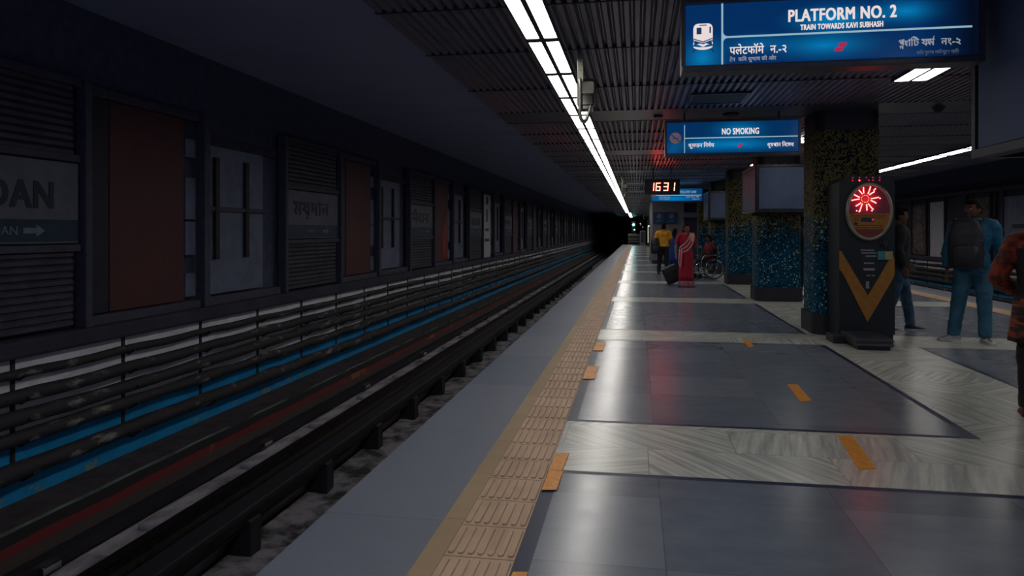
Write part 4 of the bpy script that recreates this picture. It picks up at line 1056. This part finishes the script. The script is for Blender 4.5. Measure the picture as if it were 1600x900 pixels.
    def shirt(s, m, sleeve='short', hem=.90, name='shirt', grow=.022, fold=.010, collar=True):
        k = s.k; mb = MB(); rows = s.torso_rows(hem, 1.445, grow)
        z0 = (hem-s.drop)*k; c = s.centre(z0); mb.rings([((c.x, c.y, z0), (.168*s.slim+grow+.008)*k, (.12*s.slim+grow+.008)*k)]+rows, 24)
        for c in 'LR':
            sh, el, wr = s.P['sh'+c], s.P['el'+c], s.P['wr'+c]; g = grow*.8
            root = s.centre(sh.z).lerp(sh, .5)
            if sleeve == 'short': mb.tube([root, sh, sh.lerp(el, .45), sh.lerp(el, .78)], [x*k for x in (.062+g, .060+g, .056+g, .056+g)], 14, 3)
            else: mb.tube([root, sh, sh.lerp(el, .5), el, el.lerp(wr, .45), el.lerp(wr, .95)], [x*k for x in (.060+g, .060+g, .052+g, .047+g, .043+g, .035+g)], 14, 3)
        o = s.put(fuse(mb, .012, 4, fold*k, 8, len(s.t.name)), name, m)
        if collar:
            nk = s.P['neck']; q = MB(); n = 18; vs, fs = [], []
            for i in range(n):
                a = 2*math.pi*i/n; fr = .012 if math.cos(a+math.pi/2) > .8 else 0
                for r, z in ((.074, -.03), (.070, .025), (.080, .022), (.086, -.03)): vs.append((nk.x+r*k*math.cos(a), nk.y-.006*k+r*.98*k*math.sin(a)-fr*k, nk.z+z*k))
            for i in range(n):
                for j in range(4): fs.append((i*4+j, i*4+(j+1) % 4, ((i+1) % n)*4+(j+1) % 4, ((i+1) % n)*4+j))
            s.put(q.add(vs, fs), 'collar', m)
        return o
    def trousers(s, m, grow=.018, ankle=.058, name='trousers', fold=.010, low=.07):
        k = s.k; mb = MB(); mb.rings(s.torso_rows(.80, 1.0, grow*.8), 22)
        for c in 'LR':
            h, kn, an = s.P['hip'+c], s.P['kn'+c], s.P['an'+c]
            e = an+(kn-an).normalized()*(low-.09)*k
            mb.tube([h+Vector((0, 0, .03*k)), h.lerp(kn, .5), kn, kn.lerp(an, .5), e], [(.094+grow*.6)*k, (.078+grow)*k, (.060+grow)*k, max(.056+grow*.8, ankle)*k, ankle*k], 16, 3)
        return s.put(fuse(mb, .012, 3, fold*k, 9, 3.3), name, m)
    def shoes(s, m, sole=None, name='shoe'):
        k = s.k
        for c in 'LR':
            an = s.P['an'+c]; f = s.fdir(c); w = Vector((-f.y, f.x, 0)); b = an-Vector((0, 0, .09*k)); rows = []
            for t, hw, h in ((-.075, .022, .055), (-.06, .036, .085), (-.02, .040, .098), (.03, .042, .085), (.08, .046, .062), (.13, .046, .046), (.17, .036, .036), (.192, .016, .026)):
                rows.append((t, hw, h))
            vs, fs = [], []; n = 10
            for t, hw, h in rows:
                for j in range(n):
                    a = math.pi*2*j/n; zz = .018+max(0, math.sin(a))*(h-.018) if math.sin(a) > 0 else .016
                    vs.append(b+f*t*k+w*hw*k*math.cos(a)+Vector((0, 0, zz*k)))
            for i in range(len(rows)-1):
                for j in range(n): fs.append((i*n+j, i*n+(j+1) % n, (i+1)*n+(j+1) % n, (i+1)*n+j))
            fs += [tuple(range(n)), tuple(range((len(rows)-1)*n, len(rows)*n))]
            so = s.put(MB().add(vs, fs), name, m)
            sp = [b+f*t*k+w*(hw+.004)*k for t, hw, h in rows]+[b+f*t*k-w*(hw+.004)*k for t, hw, h in reversed(rows)]
            nn = len(sp); q = MB().add([p+Vector((0, 0, .001)) for p in sp]+[p+Vector((0, 0, .022*k)) for p in sp], [tuple(range(nn)), tuple(range(nn, 2*nn))]+[(i, (i+1) % nn, nn+(i+1) % nn, nn+i) for i in range(nn)])
            q.build('sole', sole or m, so, False, world=False)
    def hair(s, style='short', m=None):
        mb = MB()
        keep = lambda c: (c.z > .42 if c.y < -.45 else (c.z > -.05 if c.y < .12 else c.z > (-.62 if style == 'short' else -.85)))
        mb.ell((0, .006, .010), (.083, .102, .120), 28, 20, keep=keep)
        mb.ell((0, .010, .012), (.072, .088, .106), 28, 20, keep=keep)
        mb.ell((0, -.055, .098), (.062, .042, .022), 14, 8)
        if style == 'bun': mb.ell((0, .118, -.045), (.045, .036, .045), 14, 10).ell((0, .085, -.03), (.06, .04, .06), 14, 10)
        if style == 'long': mb.tube([(0, .075, .03), (0, .095, -.06), (0, .10, -.16), (0, .085, -.30)], [.07, .075, .06, .025], 14, 3)
        if style == 'side': 
            for sg in (-1, 1): mb.tube([(sg*.06, .0, .07), (sg*.082, .02, -.02), (sg*.07, .05, -.13)], [.03, .03, .02], 10, 3)
        mb.mapv(s.headpt); return s.put(mb, 'hair', m or HAIR)
def strip(path, wid, thick=.008, bands=7, sub=6):
    """folded cloth strip along a path; wid are half width vectors; two alternating materials across"""
    path = [Vector(p) for p in path]; wid = [Vector(w) for w in wid]; P, Wd = [], []
    for i in range(len(path)-1):
        p0, p1, p2, p3 = path[max(i-1, 0)], path[i], path[i+1], path[min(i+2, len(path)-1)]
        for j in range(sub):
            t = j/sub; P.append(.5*((2*p1)+(p2-p0)*t+(2*p0-5*p1+4*p2-p3)*t*t+(3*p1-p0-3*p2+p3)*t**3)); Wd.append(wid[i].lerp(wid[i+1], t))
    P.append(path[-1]); Wd.append(wid[-1]); mb = MB(); N = len(P)
    nb = bands*2; vs = []
    for lay in (0, 1):
        for i in range(N):
            tg = (P[min(i+1, N-1)]-P[max(i-1, 0)]).normalized(); nr = tg.cross(Wd[i]).normalized()
            for j in range(nb+1):
                u = j/nb*2-1; vs.append(P[i]+Wd[i]*u+nr*(thick*lay+.006*math.cos(j*math.pi)))
    L = N*(nb+1)
    for i in range(N-1):
        for j in range(nb):
            mb.mi.append((j//2) % 2); a = i*(nb+1)+j; mb.f.append((a, a+1, a+nb+2, a+nb+1))
            mb.mi.append((j//2) % 2); mb.f.append((L+a, L+a+nb+1, L+a+nb+2, L+a+1))
        for j in (0, nb): a = i*(nb+1)+j; mb.mi.append(0); mb.f.append((a, a+nb+1, L+a+nb+1, L+a))
    for i in (0, N-1):
        for j in range(nb): a = i*(nb+1)+j; mb.mi.append(0); mb.f.append((a, a+1, L+a+1, L+a))
    mb.v = [tuple(v) for v in vs]; return mb

# woman in the red sari, looking up to the right of the picture, pulling a case
SARI = mat('crimson sari cloth', lin(186, 18, 56), .65, col2=lin(150, 12, 46), nscale=14); CREAM = mat('cream pink woven bands', lin(236, 176, 170), .6)
SILV = mat('woven silver hem', lin(170, 120, 130), .5, col2=lin(120, 40, 66), nscale=38)
w = Person('woman in red and cream striped sari standing midway down the platform', (1.23, 18.75, 0), 14, 1.58,
           dict(elR=(-.27, .04, 1.13), wrR=(-.31, -.07, .90), elL=(.27, .05, 1.14), wrL=(.30, -.18, 1.10), toe={'L': 38, 'R': 5}), head=(22, -8))
k = w.k
w.shirt(SARI, 'short', 1.06, 'blouse', .012, .004, False)
q = MB(); rows = [((0, 0, z*k), rx*k, ry*k) for z, rx, ry in ((.17, .205, .17), (.30, .20, .16), (.5, .19, .15), (.72, .19, .148), (.88, .188, .145), (.98, .172, .128), (1.06, .155, .118))]
pl = lambda t, a: 1+.035*(1-t)*math.sin(a*11)+.05*(1-t)*math.exp(-((a-4.71)/.5)**2)*math.sin(a*26)
w.put(q.rings(rows, 96, pl), 'skirt', SARI)
w.put(MB().rings([((0, 0, z*k), rx*k, ry*k) for z, rx, ry in ((.012, .222, .19), (.06, .22, .187), (.12, .213, .18), (.175, .206, .172))], 96, lambda t, a: 1+.035*math.sin(a*11)+.05*math.exp(-((a-4.71)/.5)**2)*math.sin(a*26)), 'hem_border', SILV)
V3 = lambda *a: Vector(a)*k
q = strip([V3(-.155, .07, .98), V3(-.165, -.09, 1.02), V3(-.03, -.158, 1.12), V3(.075, -.155, 1.28), V3(.130, -.085, 1.42), V3(.135, .02, 1.47), V3(.125, .125, 1.38), V3(.10, .15, 1.15), V3(.08, .165, .85)],
          [V3(0, 0, .10), V3(.01, 0, .11), V3(-.03, 0, .13), V3(-.07, 0, .09), V3(-.07, -.02, .03), V3(-.075, 0, 0), V3(-.08, 0, 0), V3(-.09, 0, 0), V3(-.10, 0, 0)], .007, 5)
w.put(q, 'draped_end', [CREAM, SARI])
q = strip([V3(-.165, -.09, 1.04), V3(-.19, -.125, .86), V3(-.205, -.135, .66), V3(-.20, -.14, .54)], [V3(.05, -.02, 0), V3(.055, -.02, 0), V3(.05, -.02, 0), V3(.02, -.01, 0)], .007, 4)
w.put(q, 'hanging_fold', [CREAM, SARI])
q = strip([V3(.075, -.172, 1.26), V3(.132, -.105, 1.415), V3(.150, .0, 1.465)], [V3(-.045, 0, .03), V3(-.05, -.01, .01), V3(-.05, 0, 0)], .007, 2)
w.put(q, 'shoulder_panel', [CREAM, CREAM])
w.hair('bun'); w.shoes(mat('black sandal', lin(26, 24, 28), .5))
for j in range(2): w.put(MB().tube([w.P['wrR']+Vector((.031*k*math.cos(a), .031*k*math.sin(a), .012*j+.02)) for a in [2*math.pi*i/12 for i in range(13)]], .004, 6), 'bangle', M['steel'])
# her pulled case
t = thing('trolley_case', 'black trolley case tilted at the left side of the woman in sari', 'suitcase', (1.08, 19.14, 0))
tilt = Matrix.Rotation(math.radians(-24), 4, 'Y')
q = MB().bbox(-.20, .20, -.13, .13, .0, .46, .05); q.mapv(lambda p: tilt @ p+Vector((-.10, 0, .085))); q.build('shell', M['black'], t, world=False, smooth=False)
q = MB().bbox(-.15, .15, -.15, -.125, .08, .36, .02); q.mapv(lambda p: tilt @ p+Vector((-.10, 0, .085))); q.build('front_pocket', M['navy'], t, world=False)
q = MB().tube([(-.06, 0, .45), (-.06, 0, .66), (.06, 0, .66), (.06, 0, .45)], .010, 8); q.mapv(lambda p: tilt @ p+Vector((-.10, 0, .085))); q.build('pull_handle', M['iron'], t, world=False)
for yy in (-.11, .11): MB().disc((.07, .042), .042, .042, yy-.015, yy+.015, 16).build('wheel', M['iron'], t, world=False)
for yy in (-.11, .11): MB().tube([(.07, yy, .042), (.03, yy, .13)], .012).build('axle_bracket', M['iron'], t, world=False)

# man in yellow, from behind, with backpack off one shoulder
m_ = Person('man in yellow t-shirt and dark trousers seen from behind by the kiosk', (.86, 24.1, 0), 176, 1.66,
            dict(elL=(.27, .02, 1.13), wrL=(.26, -.10, .93), elR=(-.24, -.01, 1.13), wrR=(-.20, -.16, 1.0), anL=(.16, .0, .09), knL=(.13, -.02, .49), anR=(-.10, -.04, .09)), head=(10, -4))
m_.shirt(mat('yellow cotton', lin(236, 168, 40), .7, col2=lin(206, 140, 30), nscale=9), 'short', .94); m_.trousers(mat('near black trousers', lin(26, 27, 36), .7)); m_.shoes(M['black'], M['iron']); m_.hair('short')
def backpack(name, label, loc, rz, wd, hg, dp, m):
    b = thing(name, label, 'bag', loc, None, math.radians(rz))
    q = MB(); q.rings([((0, 0, z*hg), wd*a*.5, dp*a2*.5) for z, a, a2 in ((0, .72, .7), (.06, .95, .95), (.35, 1, 1.05), (.7, .96, .9), (.92, .75, .65), (1, .35, .3))], 20)
    b_ = fuse(q, .014, 3, .006, 9); b_.build('bag_body', m, b, True, world=False)
    q = MB(); q.rings([((0, dp*.48, z*hg), wd*.36*a, .05*a) for z, a in ((.08, .7), (.14, 1), (.42, 1), (.48, .7))], 16); q.build('pocket', m, b, True, world=False)
    for sg in (-1, 1):
        MB().tube([(sg*wd*.28, -dp*.40, hg*.92), (sg*wd*.34, -dp*.62, hg*.99), (sg*wd*.36, -dp*.70, hg*.6), (sg*wd*.36, -dp*.45, hg*.12)], [.018, .02, .02, .012], 8, 4, .5).build('strap', M['iron'], b, True, world=False)
    MB().tube([(-.03, -.02, hg*.98), (-.03, -.02, hg*1.05), (.03, -.02, hg*1.05), (.03, -.02, hg*.98)], .008).build('grab_handle', M['iron'], b, world=False)
    return b
backpack('backpack', 'black backpack slung at the left side of the man in yellow', (.585, 23.93, .68), 178, .28, .50, .2, M['black'])
b_ = Person('person in long blue tunic with dark hair beside the man in yellow', (1.26, 24.75, 0), 168, 1.50, dict(wrL=(.19, -.16, 1.0), wrR=(-.19, -.16, 1.0)), head=(-15, 0))
TUN = mat('royal blue tunic', lin(10, 84, 176), .65, col2=lin(8, 62, 140), nscale=8)
b_.shirt(TUN, 'long', .93, 'tunic_top'); k = b_.k
b_.put(MB().rings([((0, 0, z*k), rx*k, ry*k) for z, rx, ry in ((.42, .24, .19), (.6, .225, .175), (.8, .205, .155), (.95, .185, .138), (1.02, .17, .125))], 48, lambda t, a: 1+.05*(1-t)*math.sin(a*9)), 'tunic_skirt', TUN)
b_.trousers(mat('dark leggings', lin(30, 34, 52), .7), .01, .045); b_.shoes(M['black']); b_.hair('long')
b_.put(strip([Vector(p)*k for p in ((.16, -.10, 1.2), (.12, -.04, 1.44), (0, .075, 1.46), (-.12, -.04, 1.44), (-.16, -.10, 1.2))], [Vector((0, 0, .05))*k, Vector((.02, 0, .05))*k, Vector((0, .02, .055))*k, Vector((-.02, 0, .05))*k, Vector((0, 0, .05))*k], .01, 3), 'olive_scarf', [mat('olive scarf', lin(84, 72, 30), .7), mat('olive scarf fold', lin(70, 60, 26), .7)])

# wheelchair and the person sitting in it, by the fifth column
WCX, WCY, WCR = 2.13, 22.35, -78
t = thing('wheelchair', 'wheelchair with chrome frame beside the far mosaic columns', 'wheelchair', (WCX, WCY, 0), None, math.radians(WCR))
def wb(mb, n, m, sm=True, par=None): return mb.build(n, m, par or t, sm, world=False)
for sg in (-1, 1):
    x = sg*.29; q = MB(); q.tube([(x, .06+.30*math.cos(a), .305+.30*math.sin(a)) for a in [2*math.pi*i/32 for i in range(33)]], .016, 8); tyre = wb(q, 'rear_wheel', M['iron'])
    q = MB(); q.tube([(x+sg*.03, .06+.265*math.cos(a), .305+.265*math.sin(a)) for a in [2*math.pi*i/32 for i in range(33)]], .009, 8); wb(q, 'push_rim', M['chrome'], True, tyre)
    q = MB()
    for i in range(14): a = 2*math.pi*i/14; q.tube([(x, .06, .305), (x, .06+.295*math.cos(a), .305+.295*math.sin(a))], .0028, 5)
    q.disc((.06, .305), .035, .035, x-.03, x+.03, 14, axis='x'); wb(q, 'spokes', M['iron'], False, tyre)
    q = MB().disc((-.36, .07), .07, .07, x*.86-.014, x*.86+.014, 18, axis='x'); wb(q, 'caster', M['iron'], False)
    q = MB().tube([(x*.86, .22, .98), (x*.86, .18, .92), (x*.86, .17, .45), (x*.86, .10, .30), (x*.86, -.30, .28), (x*.86, -.36, .12)], .013, 8, 3); wb(q, 'side_frame', M['chrome'])
    q = MB().tube([(x*.86, .17, .70), (x*.86, -.18, .70), (x*.86, -.26, .62), (x*.86, -.30, .50), (x*.86, -.30, .28)], .013, 8, 3); wb(q, 'arm_frame', M['chrome'])
    q = MB().bbox(x*.86-.03, x*.86+.03, -.18, .12, .705, .74, .012); wb(q, 'armrest', M['black'], False)
    q = MB().tube([(x*.80, -.28, .50), (x*.72, -.42, .44), (x*.66, -.56, .20), (x*.60, -.64, .12)], .012, 8, 3); wb(q, 'legrest', M['chrome'])
    q = MB().bbox(x*.60-.08, x*.60+.08, -.76, -.60, .085, .105, .006); wb(q, 'footplate', M['steel'], False)
    q = MB().tube([(x*.86, .20, .95), (x*.86, .30, .95)], .018, 10); wb(q, 'push_handle', M['iron'])
wb(MB().bbox(-.24, .24, -.28, .16, .455, .50, .015), 'seat', M['black'], False); wb(MB().bbox(-.24, .24, .15, .19, .50, .90, .012), 'backrest', M['black'], False)
s_ = Person('person in red top sitting in the wheelchair with one forearm raised', (WCX, WCY, 0), WCR, 1.60,
            dict(pel=(0, .02, .93), waist=(0, .05, 1.08), chest=(0, .045, 1.28), neck=(0, .03, 1.46), head=(0, 0, 1.585), hipL=(.09, 0, .90), hipR=(-.09, 0, .90),
                 knL=(.11, -.42, .545), knR=(-.11, -.42, .545), anL=(.12, -.60, .19), anR=(-.12, -.60, .19), elL=(.26, -.10, 1.14), wrL=(.22, .02, 1.40), elR=(-.25, -.05, 1.14), wrR=(-.18, -.26, 1.08)), SKIN_D, (8, 6), drop=.33)
s_.shirt(mat('dark red top', lin(120, 18, 36), .7), 'short', .93); s_.trousers(M['black'], .016, .06); s_.shoes(mat('pale grey shoe', lin(170, 170, 176), .5)); s_.hair('bun')

# dark figure beyond the screen column
d_ = Person('person in dark jacket and trousers leaning behind the screen column', (3.48, 16.2, 0), 60, 1.72, dict(elR=(-.25, -.08, 1.14), wrR=(-.16, -.26, 1.12), anL=(.14, -.10, .09), anR=(-.10, .06, .09), elL=(.26, -.03, 1.13), wrL=(.20, -.24, 1.06)), SKIN_D, (10, 12))
d_.shirt(mat('charcoal jacket', lin(30, 31, 40), .7), 'long', .88, 'jacket', .03); d_.trousers(mat('dark blue grey trousers', lin(38, 44, 60), .75)); d_.shoes(M['black'], M['white_bright']); d_.hair('short')
d_.put(MB().rings(d_.torso_rows(.93, 1.40, .026)[:], 20).mapv(lambda p: Vector((p.x*.42, p.y-.018, p.z))), 'grey_shirt_front', mat('grey shirt', lin(120, 120, 128), .7))

# man in jeans passing behind the weighing machine
j_ = Person('man in dark jacket and blue jeans partly behind the weighing machine', (3.66, 11.05, 0), 78, 1.74,
            dict(anL=(.10, -.16, .09), knL=(.10, -.10, .49), anR=(-.10, .20, .09), knR=(-.10, .07, .49), elL=(.25, .02, 1.13), wrL=(.23, -.12, .92)), SKIN_D, (0, 8))
JEAN = mat('washed blue jeans', lin(52, 84, 112), .8, col2=lin(86, 116, 142), nscale=5, lo=.45, hi=.7)
j_.shirt(mat('black jacket cloth', lin(28, 29, 38), .75), 'long', .86, 'jacket', .032); j_.trousers(JEAN, .016, .062); j_.shoes(mat('black sneaker', lin(24, 24, 30), .6), M['white_bright']); j_.hair('short')

# man in blue shirt
m2 = Person('man in blue shirt, jeans and white shoes with a black bag on his chest', (4.20, 10.02, 0), -22, 1.80,
            dict(elL=(.27, .05, 1.13), wrL=(.26, .0, .90), elR=(-.26, .0, 1.12), wrR=(-.27, -.06, .87), anR=(-.20, .05, .09), knR=(-.15, -.0, .49), anL=(.12, -.06, .09), knL=(.11, -.05, .49), toe={'R': -58, 'L': 26}), SKIN_D, (-40, 4))
m2.shirt(mat('teal blue shirt', lin(4, 92, 122), .7, col2=lin(2, 72, 102), nscale=6), 'long', .84, 'shirt', .026, .014); m2.trousers(mat('teal blue jeans', lin(52, 104, 130), .8, col2=lin(40, 84, 108), nscale=6), .022, .074); m2.shoes(mat('white canvas shoe', lin(190, 186, 190), .6), M['white_bright']); m2.hair('short')
backpack('chest_bag', 'big black bag worn on the chest of the man in blue', (4.02, 9.80, .94), 152, .40, .62, .20, M['black'])

# person in orange cut by the right edge
ORG = mat('orange red patterned cloth', lin(156, 56, 26), .7, col2=lin(70, 22, 26), nscale=16, lo=.42, hi=.58); DKC = mat('dark brown cloth', lin(34, 28, 34), .8)
o_ = Person('person in orange patterned top and dark trousers, cut by the right edge', (3.02, 6.05, 0), 150, 1.60, dict(elL=(.30, .06, 1.12), wrL=(.22, -.16, 1.0), elR=(-.27, .05, 1.12), wrR=(-.20, -.15, 1.0)), SKIN, (-20, 6))
o_.shirt(ORG, 'long', .86, 'top', .028, .014); k = o_.k
o_.put(fuse(MB().rings(o_.torso_rows(.93, 1.36, .040), 22), .012, 4, .008, 9), 'dark_waistcoat', DKC)
o_.put(MB().rings([((0, 0, z*k), rx*k, ry*k) for z, rx, ry in ((.60, .235, .19), (.70, .225, .178), (.85, .21, .165), (.95, .20, .155))], 48, lambda t, a: 1+.04*(1-t)*math.sin(a*10)), 'tunic_hem', mat('orange and brown hem', lin(150, 70, 26), .7, col2=lin(40, 28, 30), nscale=13, stretch=(.4, .4, 2), lo=.44, hi=.56))
o_.trousers(DKC, .02, .06); o_.shoes(mat('maroon shoe', lin(96, 26, 34), .5)); o_.hair('bun')
